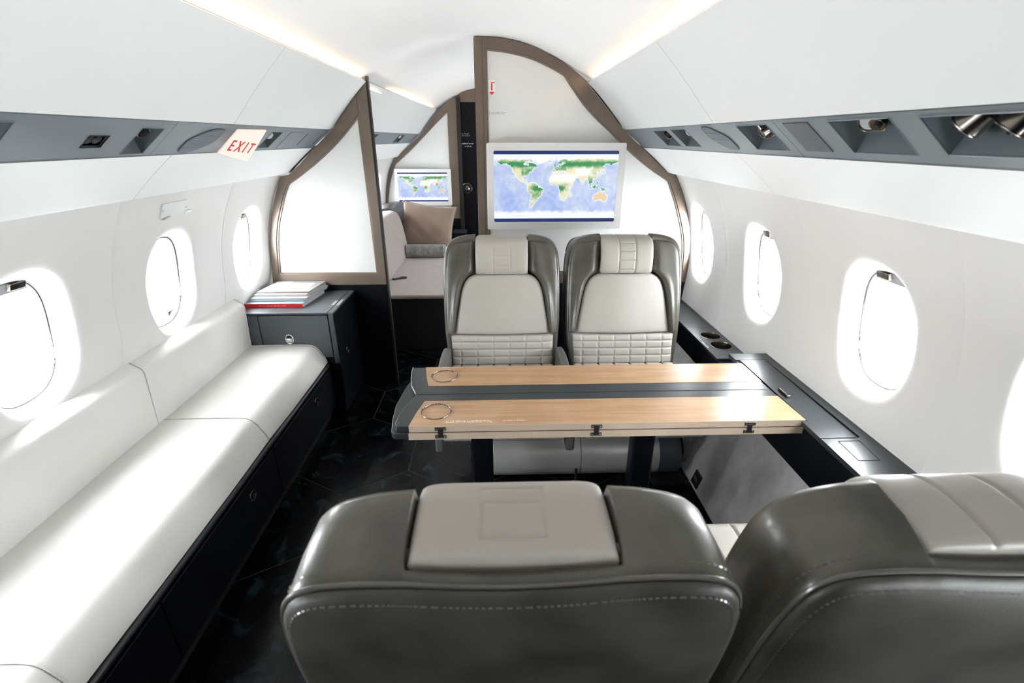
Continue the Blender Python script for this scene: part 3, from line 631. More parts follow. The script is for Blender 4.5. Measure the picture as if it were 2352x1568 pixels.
def microtext(name, P, rows, m, par, seed=1):
    """rows of tiny letter-like marks; P maps (u, v) in metres to a point"""
    rnd = random.Random(seed); mb = MB()
    for (u0, u1, v, h) in rows:
        u = u0
        while u < u1:
            wl_ = rnd.uniform(.35, .8)*h; e2 = h * rnd.choice((.65, 1, .7))
            mb.add([P(u, v), P(u+wl_, v), P(u+wl_, v+e2), P(u, v+e2)], [(0,1,2,3)]); u += wl_ + h*.22
            if rnd.random() < .2: u += h*.6
    return mb.build(name, m, par, fix=False)
microtext('print', lambda u, v: (u, YF + .079, v), [(-.352,-.272, Z(.040), .012), (-.352,-.272, Z(.022), .012)], 'textgrey', dr, 4)
microtext('print', lambda u, v: (u, YF + .079, v), [(-.352,-.238, Z(-.052), .011), (-.325,-.262, Z(-.078), .010)], 'textwhite', dr, 5)
# unseen front end wall behind the camera, near and dark to dim seat backs
wf = struct('wall_front')
MB().box(-1.5, 1.4, Y0 - .10, Y0 - .05, -.05, Z(.7)).build('end_wall', 'navy', wf)

# fire extinguisher placard on the right bulkhead
fe = thing('extinguisher_sign', 'small white sign with red fire extinguisher and arrow on the right bulkhead', 'sign', (-.02, YB + .012, Z(.238)))
yq = YB + .0135
MB().prism([(-.036,Z(.272)),(-.004,Z(.272)),(-.004,Z(.222)),(-.003,Z(.222)),(-.003,Z(.219)),(-.020,Z(.201)),(-.037,Z(.219)),(-.037,Z(.222)),(-.036,Z(.222))], 'y', yq - .0008, yq + .001).build('plate', 'sticker', fe)
MB().prism([(-.0345,Z(.2195)),(-.0055,Z(.2195)),(-.020,Z(.2045))], 'y', yq - .0016, yq - .0006).build('arrow', 'red', fe)
ext = MB(); ext.prism([(-.024,Z(.226)),(-.016,Z(.226)),(-.016,Z(.254)),(-.018,Z(.258)),(-.022,Z(.258)),(-.024,Z(.254))], 'y', yq - .0016, yq - .0006)
ext.prism([(-.022,Z(.258)),(-.018,Z(.258)),(-.018,Z(.2605)),(-.0155,Z(.2605)),(-.006,Z(.2575)),(-.006,Z(.2655)),(-.0155,Z(.2625)),(-.018,Z(.2635)),(-.022,Z(.2635)),(-.026,Z(.269)),(-.027,Z(.268))], 'y', yq - .0016, yq - .0006)
ext.build('extinguisher_symbol', 'red', fe)
tag(microtext('bulkhead_notice', lambda u, v: (u, YB + .0133, v), [(-.038,.052, Z(.1235), .0045), (-.038,.044, Z(.1165), .0045)], 'textgrey', None, 9), 'two tiny lines of grey print on the right bulkhead below the extinguisher sign', 'notice')

# ------------------------------------------------------------------ monitors
def rrect(x0, x1, z0, z1, r, n=5):
    out = []
    for cx, cz, a0 in ((x1-r, z1-r, 0), (x0+r, z1-r, 90), (x0+r, z0+r, 180), (x1-r, z0+r, 270)):
        for i in range(n+1): a = R(a0 + 90*i/n); out.append((cx + r*math.cos(a), cz + r*math.sin(a)))
    return out
def monitor(label, x0, x1, z0, z1, sx0, sx1, sz0, sz1, yf, yb, splay=.0):
    t = thing('monitor', label, 'monitor', ((x0+x1)/2, yb, z0))
    plate('bezel', [rrect(x0, x1, z0, z1, .008), rrect(sx0, sx1, sz0, sz1, .008)], yf, .016, 'bezel', t, bevel=.003)
    h = MB(); h.prism(rrect(x0+.004, x1-.004, z0+.004, z1-.004, .01), 'y', yf + .012, yb); h.build('housing', 'bezel', t)
    me = bpy.data.meshes.new('screen'); c = t.location
    me.from_pydata([(x-c.x, yf + .006 - c.y, z-c.z) for x, z in ((sx0-.002,sz0-.002),(sx1+.002,sz0-.002),(sx1+.002,sz1+.002),(sx0-.002,sz1+.002))], [], [(0,1,2,3)])
    uv = me.uv_layers.new(name='UVMap')
    for i, q in enumerate(((0,0),(1,0),(1,1),(0,1))): uv.data[i].uv = q
    me.materials.append(M['screen']); o = bpy.data.objects.new('screen', me); C.objects.link(o); o.parent = t
    return t
monitor('large white framed monitor showing a world map, above the far pair of seats', -.052, .669, Z(-.455), Z(-.020), -.016, .634, Z(-.416), Z(-.057), 2.66, YB + .014)
monitor('smaller white framed map monitor far aft, above the velvet pillow', -1.045, -.470, Z(-.645), Z(-.284), -1.018, -.507, Z(-.605), Z(-.318), 5.24, YF + .014)

# ------------------------------------------------------------------ sofa on the left
so = thing('sofa', 'long ivory leather sofa along the left wall under the windows', 'sofa', (-1.1, 1.0, 0))
SE = [(-.90, .6905), (.6905, 1.6355), (1.6355, 2.346)]
seatprof = [(-1.31,Z(-1.10)),(-1.31,Z(-.994)),(-1.27,Z(-.992)),(-1.15,Z(-.990)),(-1.05,Z(-.990)),(-1.0,Z(-.991)),(-.978,Z(-.993)),(-.963,Z(-.998)),(-.951,Z(-1.007)),(-.941,Z(-1.020)),(-.926,Z(-1.046)),(-.914,Z(-1.068)),(-.908,Z(-1.082)),(-.906,Z(-1.092)),(-.915,Z(-1.10))]
def swept(prof, ya, yb, name, m, par, rnd=.012, infl=.004):
    rings = []; cx = sum(p[0] for p in prof)/len(prof); cz = sum(p[1] for p in prof)/len(prof)
    for y, e in ((ya, rnd), (ya + rnd*.3, rnd*.3), (ya + rnd, 0), (ya + (yb-ya)*.3, -infl), (ya + (yb-ya)*.7, -infl), (yb - rnd, 0), (yb - rnd*.3, rnd*.3), (yb, rnd)):
        rings.append([(x + (cx - x)*e/max(.05, abs(cx-x)+abs(cz-z)), y, z + (cz - z)*e/max(.05, abs(cx-x)+abs(cz-z))) for x, z in prof])
    return MB().loft(rings).build(name, m, par, smooth=True)
backprof = smoothline([(-1.286,Z(-1.0)),(-1.281,Z(-.90)),(-1.276,Z(-.80)),(-1.276,Z(-.775)),(-1.282,Z(-.762)),(-1.294,Z(-.752)),(-1.330,Z(-.730))], 3) + [(-1.40,Z(-.730)),(-1.40,Z(-1.0))]
for a, b2 in SE:
    swept(seatprof, a, b2 - .001, 'seat_cushion', 'sofa', so, rnd=.010)
    MB().tube([(x, b2 - .001, z + .0005) for x, z in seatprof[1:]], .0022, 6).build('seat_piping', 'sofa', so, smooth=True)
for a, b2 in [(-.90, .66), (.66, 1.602), (1.602, 2.346)]:
    swept(backprof, a, b2 - .001, 'back_cushion', 'sofa', so, rnd=.007)
    MB().tube([(x + .001, b2 - .001, z) for x, z in backprof[:-2]], .0022, 6).build('back_piping', 'sofa', so, smooth=True)
MB().box(-1.30, -.915, -.90, 2.346, Z(-1.112), Z(-1.098)).build('cushion_tray', 'charcoal', so, bevel=.004)
MB().tube([(-.905, -.90, Z(-1.108)), (-.905, .69, Z(-1.108)), (-.905, 2.345, Z(-1.108))], .0095, 12).build('front_rail', 'charcoal', so, smooth=True)
MB().box(-1.22, -.905, -.90, 2.346, 0.06, Z(-1.114)).build('base', 'navy', so)
for a, b2 in ((-.5, .93), (.935, 1.62), (1.625, 2.344)):
    dw = MB().box(-.906, -.893, a, b2, .075, Z(-1.125)).build('drawer', 'navy', so, bevel=.002)
    yk = {.935: 1.42, 1.625: 2.09}.get(a, .3); c = Vector((-.893, yk, Z(-1.185)))
    MB().tube([c + Vector((.002, math.cos(2*PI*i/28)*.019, math.sin(2*PI*i/28)*.019)) for i in range(28)], .0028, 6, closed=True).build('latch_ring', 'bronze', dw, smooth=True)
    MB().cyl(c + Vector((-.002, 0, 0)), c + Vector((.005, 0, 0)), .010, 20).build('latch', 'bronze', dw, smooth=True)
MB().box(-1.20, -.93, -.90, 2.346, 0, .06).build('toe_kick', 'black', so)

# ------------------------------------------------------------------ side cabinet by the sofa end
cb = thing('side_cabinet', 'charcoal cabinet at the far end of the left sofa, books on top', 'cabinet', (-1.08, 2.55, 0))
ctop = Z(-.816)
MB().prism([(-1.235,Z(-1.10)),(-1.318,ctop-.012),(-.846,ctop-.012),(-.846,Z(-1.10))], 'y', 2.355, YB).build('body', 'navy', cb)
MB().box(-1.24, -.846, 2.352, YB, 0.02, Z(-1.10)).build('base', 'navy', cb)
MB().prism([(-1.322,2.350),(-.872,2.350),(-.872,2.725),(-1.322,2.725)], 'z', ctop - .010, ctop).build('top_panel', 'cabinet', cb, bevel=.0015)
MB().prism([(-.870,2.350),(-.842,2.350),(-.842,YB),(-1.322,YB),(-1.322,2.727),(-.870,2.727)], 'z', ctop - .011, ctop - .0005).build('top_border', 'cabinet', cb, bevel=.0015)
MB().prism([(-.868,Z(-1.10)),(-.843,Z(-1.10)),(-.843,ctop-.011),(-.868,ctop-.011)], 'y', 2.348, 2.356).build('corner_post', 'cabinet', cb, bevel=.002)
MB().prism([(-1.2245,Z(-.829)),(-1.3155,Z(-.829)),(-1.262,Z(-1.03)),(-1.2245,Z(-1.03))], 'y', 2.348, 2.356).build('filler_panel', 'cabinet', cb)
dd = MB().prism([(-1.220,Z(-1.062)),(-.872,Z(-1.062)),(-.872,Z(-.8310)),(-1.220,Z(-.8310))], 'y', 2.346, 2.356).build('drawer', 'cabinet', cb, bevel=.0015)
MB().box(-.8455, -.842, 2.36, 2.74, .10, ctop - .014).build('side_door', 'navy', cb)
c = Vector((-1.08, 2.346, Z(-.956)))
MB().cyl(c, c + Vector((0, -.004, 0)), .0185, 28).build('latch_bowl', 'black', dd, smooth=True)
MB().tube([c + Vector((math.cos(2*PI*i/32)*.0195, -.004, math.sin(2*PI*i/32)*.0245)) for i in range(32)], .0026, 8, closed=True).build('latch_ring', 'chrome', dd, smooth=True)
lt = MB(); lt.loft([[c + Vector((math.cos(2*PI*i/24)*rr, yy, (math.sin(2*PI*i/24) if math.sin(2*PI*i/24) < .35 else .35)*rr*1.15)) for i in range(24)] for rr, yy in ((.0165,-.003),(.0165,-.008),(.013,-.012),(.004,-.014))]); lt.build('latch_cup', 'chrome', dd, smooth=True)
c = Vector((-.842, 2.49, Z(-1.083)))
MB().tube([c + Vector((.001, math.cos(2*PI*i/28)*.015, math.sin(2*PI*i/28)*.018)) for i in range(28)], .0024, 6, closed=True).build('latch_ring', 'bronze', cb, smooth=True)
microtext('print', lambda u, v: (-.888 + v, 2.47 + u*1.0, ctop + .0006), [(0, .075, 0, .008), (0, .075, .010, .006)], 'textwhite', cb, 3)
microtext('print', lambda u, v: (-.862 + v, 2.47 + u*1.0, ctop + .0006), [(0, .10, 0, .006), (0, .10, .008, .006)], 'textwhite', cb, 8)

# ------------------------------------------------------------------ books and magazines
def book(label, x0, x1, y0, y1, z, th, skew, cover, spine=None, ct=.0012, marks=None):
    t = thing('book' if spine else 'magazine', label, 'book' if spine else 'magazine', ((x0+x1)/2, (y0+y1)/2, z), 0, 'reading stack on the side cabinet')
    def P(x, y): return (x + skew*(y - y0), y)
    q = lambda a, b2, c2, d: [P(a, c2), P(b2, c2), P(b2, d), P(a, d)]
    MB().prism(q(x0+.002, x1-.002, y0+.001, y1-.003), 'z', z + ct, z + th - ct).build('pages', 'paper', t)
    MB().prism(q(x0, x1, y0, y1), 'z', z, z + ct).build('back_cover', cover, t)
    f = MB().prism(q(x0, x1, y0, y1), 'z', z + th - ct, z + th).build('front_cover', cover, t)
    MB().prism(q(x0, x1, y0 - .0012, y0 + .001), 'z', z, z + th).build('spine', spine or cover, t)
    return t, P, f
zt = ctop
t1_, P1, _ = book('thick book with red spine, lowest of the reading stack on the cabinet', -1.325, -1.025, 2.44, 2.70, zt, .021, .12, 'bluecover', 'red')
microtext('print', lambda u, v: (-1.25 + u, 2.4385, zt + .008 + v), [(0, .135, 0, .005)], mat('pink print', (.9,.35,.3), .5), t1_, 12)
book('pale blue magazine lying second lowest in the reading stack', -1.312, -1.015, 2.475, 2.72, zt + .0215, .008, .14, 'bluecover')
book('white magazine in the middle of the reading stack', -1.310, -1.018, 2.485, 2.73, zt + .030, .007, .16, 'paper')
book('cream magazine under the glossy topmost one on the cabinet', -1.30, -1.025, 2.515, 2.74, zt + .0375, .011, .15, 'paper')
t2_, P2, f2 = book('glossy grey and white magazine, topmost of the reading stack', -1.295, -1.020, 2.535, 2.745, zt + .049, .008, .12, 'cover')
zz = zt + .0575
MB().prism([P2(-1.293,2.60),P2(-1.20,2.60),P2(-1.20,2.742),P2(-1.293,2.742)], 'z', zz, zz + .0003).build('cover_picture', 'paper', f2)
MB().prism([P2(-1.17,2.575),P2(-1.06,2.575),P2(-1.06,2.70),P2(-1.17,2.70)], 'z', zz, zz + .0003).build('cover_picture', 'sticker', f2)
MB().prism([P2(-1.20,2.537),P2(-1.022,2.537),P2(-1.022,2.548),P2(-1.20,2.548)], 'z', zz, zz + .0003).build('cover_band', mat('salmon band', (.75,.22,.15), .4), f2)
microtext('print', lambda u, v: (*P2(-1.15 + u, 2.64 + v), zz + .0006), [(0,.08,0,.012)], 'cover', f2, 2)

# ------------------------------------------------------------------ side ledges on the right
lg = thing('side_ledge', 'long raised dark side ledge under the right windows, beside the table', 'ledge', (1.03, 1.3, Z(-.9)))
LT = Z(-.82); xi, xo = .957, 1.075
def wx_(z): return CX + interp(WDs[1], z)
MB().prism([(.950,Y0+.03),(.952,.94),(.952,1.280),(.968,1.280),(.968,1.706),(.953,1.706),(.953,1.797),(1.125,1.797),(1.13,Y0+.03)], 'z', LT - .016, LT - .006).build('ledge_board', 'charcoal', lg)
MB().prism([(.968,Y0+.03),(.968,1.793),(1.125,1.793),(1.125,Y0+.03)], 'z', Z(-1.012), LT - .012).build('body', 'navy', lg)
def lid(poly, name, m='charcoal', dz=0): return MB().prism(poly, 'z', LT - .008, LT + dz).build(name, m, lg, bevel=.0012)
lid([(.951,1.187),(1.062,1.187),(1.072,1.735),(.965,1.735),(.968,1.706),(.968,1.280),(.951,1.280)], 'table_bay_lid')
lid([(.951,1.737),(1.074,1.737),(1.074,1.188),(1.064,1.186),(1.064,1.181),(1.125,1.181),(1.125,1.799),(.951,1.799)], 'ledge_rim')
lid([(.951,1.183),(.951,1.00),(.97,.965),(1.10,.965),(1.125,1.0),(1.125,1.183)], 'ledge_top')
lid([(.951,.30),(1.125,.30),(1.125,.95),(.951,.95)], 'ledge_top')
MB().tube([(.994,1.168,LT+.0003),(1.058,1.168,LT+.0003),(1.050,1.075,LT+.0003),(.990,1.075,LT+.0003)], .0011, 5, closed=True).build('hatch_edge', 'seam', lg)
hd = MB(); hd.box(.985, .999, 1.425, 1.485, LT, LT + .010); hd.build('latch', 'bronze', lg, bevel=.004, seg=3)
MB().prism([(.951,Y0+.03),(1.125,Y0+.03),(1.125,.30),(.951,.30)], 'z', LT - .012, LT).build('ledge_top', 'charcoal', lg)
la = thing('side_ledge', 'lower dark side ledge with two cup holders beside the far right seat', 'ledge', (1.03, 2.3, Z(-1.0)))
AT = Z(-.89); hy = [2.045, 2.166]; hxx = 1.037
ol = [[(.957,1.90),(1.108,1.90),(1.108,2.75),(.957,2.75)]]; N = 40
cu = [[(hxx + .0465*math.cos(2*PI*i/N), y + .0465*math.sin(2*PI*i/N)) for i in range(N)] for y in hy]
def zplate(name, outlines, z, th, m, par):
    o = plate(name, outlines, 0, th, m, None)
    for v in o.data.vertices: v.co = (v.co.x, v.co.z, z - v.co.y)
    o.data.transform(Matrix.Translation(-par.location)); o.data.flip_normals(); o.parent = par; return o
zplate('ledge_top', [[(.957,1.90),(1.112,1.90),(1.112,2.272),(.957,2.272)]] + cu, AT, .010, 'charcoal', la)
MB().prism([(.957,2.274),(1.083,2.274),(1.083,2.75),(.957,2.75)], 'z', AT - .008, AT).build('lid', 'charcoal', la, bevel=.001)
MB().prism([(1.085,2.274),(1.112,2.274),(1.112,2.75),(1.085,2.75)], 'z', AT - .008, AT).build('rear_rim', 'charcoal', la, bevel=.001)
MB().box(.960, .966, 1.797, 2.75, Z(-1.010), AT - .008).build('front_board', 'navy', la)
MB().box(.960, 1.112, 1.797, 2.75, Z(-1.012), Z(-1.004)).build('bottom_board', 'navy', la)
MB().box(.958, 1.112, 1.797, 1.93, Z(-.96), AT - .012).build('step_board', 'navy', la)
for y in hy:
    q = MB(); q.loft([[(hxx + r_*math.cos(2*PI*i/N), y + r_*math.sin(2*PI*i/N), z) for i in range(N)] for r_, z in ((.0475,AT+.001),(.0455,AT+.0015),(.0445,AT-.002),(.043,AT-.085),(.001,AT-.085))], caps=False)
    q.build('cup_holder', 'bronze', la, smooth=True)
for ya, yb, m_ in ((2.10,2.15,'bronze'),(2.02,2.09,'chrome')):
    MB().box(.962, .970, ya, yb, AT, AT + .002).build('switch_bar', m_, la, bevel=.0008)
# power outlet on the lower right sidewall
ou = thing('power_outlet', 'small black power outlet on the grey lower right sidewall', 'outlet', (.868, 1.70, .085))
yq0, zq0 = 1.695, Z(-1.385)
def lp_(y, z, dep=0): t_ = (z + 1.43)/(.17) ; return (X(1, .94 + .05*min(1.2, t_) - .006 - dep, y), y, Z(z))
q = MB(); q.add([lp_(1.665,-1.405,.004), lp_(1.725,-1.405,.004), lp_(1.725,-1.345,.004), lp_(1.665,-1.345,.004), lp_(1.665,-1.405,-.004), lp_(1.725,-1.405,-.004), lp_(1.725,-1.345,-.004), lp_(1.665,-1.345,-.004)], [(0,1,2,3),(4,7,6,5),(0,4,5,1),(1,5,6,2),(2,6,7,3),(3,7,4,0)])
q.build('outlet_plate', 'black', ou, bevel=.001)
q = MB(); q.cyl(lp_(1.695,-1.375,.0045), lp_(1.695,-1.375,.006), .018, 20); q.build('socket', 'pocket', ou)

# ------------------------------------------------------------------ folding table
tb = thing('folding_table', 'pale wood folding table with dark border between the facing seats', 'table', (.33, 1.5, 0))
TT = Z(-.818)
af = [(-.333,1.702),(-.331,1.66),(-.324,1.60),(-.312,1.545),(-.289,1.4885),(.960,1.4885),(.960,1.702)]
fr2 = [(-.289,1.4855),(-.312,1.42),(-.322,1.37),(-.3265,1.30),(-.318,1.285),(.966,1.285),(.960,1.4855)]
def leaf(outer, wood, name, hole, z1, th, lab=None):
    """leaf = dark body with pale veneer field set in"""
    o = MB().prism(outer, 'z', z1 - th, z1 - .0012).build(name, 'charcoal', tb, bevel=.0025)
    return o
a_ = leaf(af, None, 'aft_leaf', None, TT, .022)
f_ = leaf(fr2, None, 'front_leaf', None, TT, .0225)
lowo = [(-.331,1.70),(-.340,1.60),(-.350,1.50),(-.352,1.42),(-.345,1.34),(-.322,1.287),(.966,1.287),(.958,1.70)]
lo = MB().prism([(-.328,1.285),(-.340,1.30),(-.351,1.38),(-.356,1.46),(-.345,1.58),(-.330,1.66),(-.31,1.70),(.955,1.70),(.966,1.285)], 'z', TT - .050, TT - .0265).build('lower_leaf', 'charcoal', tb, bevel=.003)
ca, cf = (-.204, 1.6215), (-.2055, 1.3685); RR = .048; N = 48
circ = lambda c, r_: [(c[0] + r_*math.cos(2*PI*i/N), c[1] + r_*math.sin(2*PI*i/N)) for i in range(N)]
zplate('veneer', [[(-.283,1.7018),(-.270,1.62),(-.254,1.5475),(.9598,1.5475),(.9595,1.7018)], circ(ca, RR)], TT, .0014, 'wood', tb)
zplate('veneer', [[(-.252,1.438),(-.268,1.37),(-.281,1.2852),(.9658,1.2852),(.9600,1.438)], circ(cf, RR)], TT, .0014, 'wood', tb)
for c in (ca, cf):
    MB().prism(circ(c, RR - .0005), 'z', TT - .0013, TT - .0007).build('coaster_floor', 'wood', tb)
    MB().tube([(c[0] + RR*math.cos(2*PI*i/N), c[1] + RR*math.sin(2*PI*i/N), TT + .0012) for i in range(N)], .0020, 8, closed=True).build('coaster_ring', 'bronze', tb, smooth=True)
    for i in range(18):
        if i % 3 == 2: continue
        a = R(10 + i*9.2) ; p = (c[0] + RR*math.cos(a), c[1] + RR*math.sin(a), TT + .0030)
        MB().cyl((p[0], p[1], TT + .001), (p[0], p[1], TT + .0038), .0020, 8).build('ring_bead', 'chrome', tb, smooth=True)
# pale front lippings of both layers and the hinges between them
MB().box(-.281, .9665, 1.2832, 1.2862, TT - .0225, TT - .0002).build('front_lipping', 'woodedge', tb)
MB().box(-.284, .9650, 1.2832, 1.2862, TT - .050, TT - .0265).build('front_lipping', 'woodedge', tb)
MB().box(-.27, .955, 1.30, 1.69, TT - .0268, TT - .022).build('felt_layer', 'seam', tb)
MB().tube([(-.3335,1.702,TT-.001),(-.3315,1.66,TT-.001),(-.3245,1.60,TT-.001),(-.3125,1.545,TT-.001),(-.2895,1.4885,TT-.001)], .0016, 6).build('metal_edge', 'chrome', tb, smooth=True)
for hx_ in (-.184, .303, .790):
    h = MB()
    for z0_, z1_ in ((TT - .0165, TT - .0045), (TT - .045, TT - .033)): h.box(hx_ - .0175, hx_ + .0175, 1.2812, 1.2840, z0_, z1_)
    hg = h.build('hinge', 'bronze', tb, bevel=.001)
    MB().box(hx_ - .008, hx_ + .008, 1.2795, 1.2840, TT - .040, TT - .010).build('hinge_knuckle', 'black', hg, bevel=.0015)
    for dx in (-.0125, .0125):
        for z_ in (TT - .0105, TT - .039): MB().cyl((hx_+dx, 1.2800, z_), (hx_+dx, 1.2815, z_), .0022, 8).build('screw', 'chrome', hg)
for x0_, x1_ in ((-.100, -.024), (.472, .550)):
    MB().prism(rrect(x0_, x1_, 1.42, 1.485, .012), 'z', 0.012, TT - .048).build('leg', 'navy', tb, smooth=True)
    MB().prism(rrect(x0_ - .03, x1_ + .03, 1.39, 1.515, .012), 'z', 0, .012).build('foot_plate', 'black', tb, bevel=.002)
MB().box(-.12, .955, 1.40, 1.50, TT - .068, TT - .050).build('support_rail', 'black', tb, bevel=.003)
microtext('print', lambda u, v: (-.168 + u, 1.297 + v, TT + .0003), [(0,.14,.010,.005),(0,.145,.003,.005)], 'textwhite', tb, 21)
microtext('print', lambda u, v: (-.040 + u, 1.303 + v, TT + .0003), [(.05,.12,.003,.004)], 'textwhite', tb, 22)
microtext('print', lambda u, v: (-.24 + u, 1.694 + v, TT + .0003), [(0,.10,0,.004)], 'textwhite', tb, 23)

# ------------------------------------------------------------------ seats
LEAN = .21
def rec(z): return LEAN * max(0.0, z - .44) if z > .44 else 0.0
H_OUT = [(.232,.30),(.246,.42),(.258,.52),(.266,.62),(.2675,.74),(.2665,.83),(.263,.89),(.255,.946),(.238,.983),(.209,1.005),(.165,1.018),(.135,1.022),(.122,1.0235),(.116,1.024),(.10,1.024),(.05,1.023),(0,1.022)]
def seat_outline(hw_scale=1.0):
    h = smoothline(H_OUT, 4); r = [(x*hw_scale, z) for x, z in h]; l = [(-x, z) for x, z in r[:-1]][::-1]
    return r + l       # runs right-bottom -> top -> left-bottom, ccw
def make_seat(label, style, arms, drums, shroud=None, lever=False):
    t = thing('cabin_seat', label, 'seat')
    ol = seat_outline()
    def ring(e, d, drop=0.0):
        nt_ = .040 if d < .095 else 0
        dz = lambda x, z: drop*max(0, (z-.6)/.42)*(1 - .8*min(1, (x/.25)**2)) + nt_*min(1, max(0, (.1195-abs(x))/.004))*(z > .9)
        return [(x, rec(z - dz(x, z)) + d, z - dz(x, z)) for x, z in inset(ol, e)]
    mb = MB(); mb.loft([ring(.055,.004), ring(.03,-.008), ring(.012,-.012), ring(.004,-.009), ring(0,.002), ring(-.001,.05,.01), ring(0,.088,.028), ring(0,.097,.034), ring(.003,.108,.040), ring(.006,.1125,.042)])
    mb.build('backrest_shell', 'olive', t, smooth=True, local=True, auto=False)
    # rear panel, slightly full
    mb = MB(); mb.loft([ring(.004,.108,.040), ring(.003,.1165,.045), ring(.008,.1215,.048), ring(.018,.127,.052)] + [[(p[0]*f_, p[1] + LEAN*((.62 + (p[2]-.62)*f_) - p[2])*(p[2] > .5) + dd_, .62 + (p[2]-.62)*f_) for p in ring(.018,.127,.052)] for f_, dd_ in ((.90,.006),(.78,.011),(.6,.015),(.4,.017),(.2,.018))])
    mb.build('rear_panel', 'oliveback', t, smooth=True, local=True, auto=False)
    pts = [p for p in ring(.0005,.1105,.041)]; mb = MB(); mb.tube(pts, .0030, 8); mb.build('piping', 'oliveedge', t, smooth=True, local=True)
    for sx_ in (-1, 1): MB().tube([(sx_*.117, rec(.99) + .070, .9975), (sx_*.121, rec(.985) + .092, .9895), (sx_*.130, rec(.98) + .1095, .979)], .0016, 6).build('shell_seam', 'oliveedge', t, smooth=True, local=True)
    # thread just ahead of and behind the piping
    for e, d, dr_ in ((-.0012,.094,.034), (.012,.1255,.050)):
        st = MB(); pp = [Vector(p) for p in ring(e, d, dr_)]; acc = 0; L = .0065
        for a, b2 in zip(pp, pp[1:]):
            n_ = max(1, int((b2-a).length/L))
            for i in range(n_):
                p0 = a + (b2-a)*(i + .15)/n_; p1 = a + (b2-a)*(i + .75)/n_
                u = (p1 - p0).normalized().cross(Vector((0,1,0))) * .0007; w2 = Vector((0,.0007,0))
                st.add([p0-u-w2, p1-u-w2, p1+u+w2, p0+u+w2], [(0,1,2,3)])
        st.build('stitching', 'oliveedge', t, local=True, fix=False, kind='stuff')
    # padded grey wings on the front
    inner = [(.58,.222),(.64,.213),(.70,.203),(.76,.192),(.80,.181),(.83,.165),(.85,.142),(.862,.122),(.90,.119),(1.008,.117)]
    outer = sorted([(z, x) for x, z in smoothline(H_OUT, 4)])
    for sg in (-1, 1):
        def P(u, v, sg=sg):
            z = .580 + (1.006 - .580)*v; xi_ = interp(inner, z); xo_ = max(xi_ + .004, interp(outer, z) - .006)
            x = xi_ + (xo_ - xi_)*u; zz_ = z - .012*max(0, (v-.9)/.1)*u
            b_ = (max(0, 1-(2*u-1)**4)**.5)*(max(0, 1-(2*v-1)**40)**.4)
            ridge = .010*math.exp(-((u-.25)/.22)**2)*(1 - v*.6)
            return (sg*x, rec(zz_) + .002 - (.022 + ridge)*b_, zz_)
        mb = MB(); mb.grid(P, 20, 40); mb.grid(lambda u, v: (P(u, v)[0], rec(P(u, v)[2]) + .012, P(u, v)[2]), 20, 40)
        mb.build('wing_pad', 'olive', t, smooth=True, local=True)
    # quilted and plain ivory pads
    def pad(name, z0, z1, hw, hfun, m='leather', nu=60, nv=40, yb=.010, bulge=.018, pu=6, pv=10, par=None):
        def P(u, v):
            z = z0 + (z1 - z0)*v; a = 2*u - 1; hh = hw(z, v); b_ = max(0, 1 - abs(a)**pu)**.4 * max(0, 1 - abs(2*v-1)**pv)**.4
            return (a*hh, rec(z) - bulge*b_ - hfun(a*hh, z)*b_, z)
        mb = MB(); mb.grid(P, nu, nv); mb.grid(lambda u, v: (P(u, v)[0], rec(P(u, v)[2]) + yb, P(u, v)[2]), nu, nv)
        return mb.build(name, m, par or t, smooth=True, local=True)
    uw = [(.580,.221),(.64,.212),(.70,.202),(.76,.191),(.79,.183),(.815,.172),(.835,.155),(.848,.132),(.855,.105),(.858,.08)]
    pad('upper_back_cushion', .580, .858, lambda z, v: interp(uw, z) - .003, lambda x, z: .010*math.exp(-(x/.12)**2), pv=24)
    rows = [.578, .547, .514, .480, .444]; cols = [(-.192 + .0748*i) for i in range(6)]
    def quilt(x, z, rr=rows, cc=cols, w_=.0042, dep=.0052):
        g = max([math.exp(-((z - r_)/w_)**2) for r_ in rr[1:-1]] + [math.exp(-((x - c_)/w_)**2)*.8 for c_ in cc]); return -dep*g
    pad('lumbar_cushion', .440, .578, lambda z, v: .239 - .004*(1-v), quilt, nu=150, nv=60, bulge=.024, pv=14, pu=16)
    # headrest wrapping over the top
    path = [(.859,-.022),(.88,-.034),(.92,-.042),(.955,-.042),(.982,-.036),(.996,-.022),(1.002,.0),(1.003,.022),(1.000,.055),(.994,.090)]
    pth = smoothline([(rec(z)+y, z) for z, y in path], 5); n_ = len(pth) - 1
    def HP(u, v, th=0.0):
        i = min(n_, max(0, v*n_)); i0 = int(min(n_-1, i)); f = i - i0; y = pth[i0][0]*(1-f) + pth[i0+1][0]*f; z = pth[i0][1]*(1-f) + pth[i0+1][1]*f
        ty, tz = pth[i0+1][0]-pth[i0][0], pth[i0+1][1]-pth[i0][1]; L = math.hypot(ty, tz); ny, nz = -tz/L, ty/L
        a = 2*u-1; x = a*(.1168 - .001*max(0, v-.5)*2); b_ = max(0, 1-abs(a)**10)**.45*max(0, 1-abs(2*v-1)**22)**.45
        h_ = .012*b_
        sx = abs(x - 0)
        ln = lambda d, w_=.0028: math.exp(-(d/w_)**2)
        arc = v*n_
        if style == 'window':
            gr = 0; vs = [.10, .27, .42, .62, .80]
            inx = sx < .040
            gr = max(ln(abs(x)-.038)*(.04 < v < .40 or .60 < v < .92), max(ln((v - q_)*.30)*inx for q_ in (.16,.27,.62,.75,.92)))
        else:
            gr = max(ln(abs(x)-.037, .0035), max(ln((v - q_)*.30)*(sx < .037) for q_ in (.10,.22,.34,.46)))
        h_ -= (.0045 if style != 'window' else .0018)*gr*b_
        return (x, y + ny*(h_ - th)*1.0, z + nz*(h_ - th))
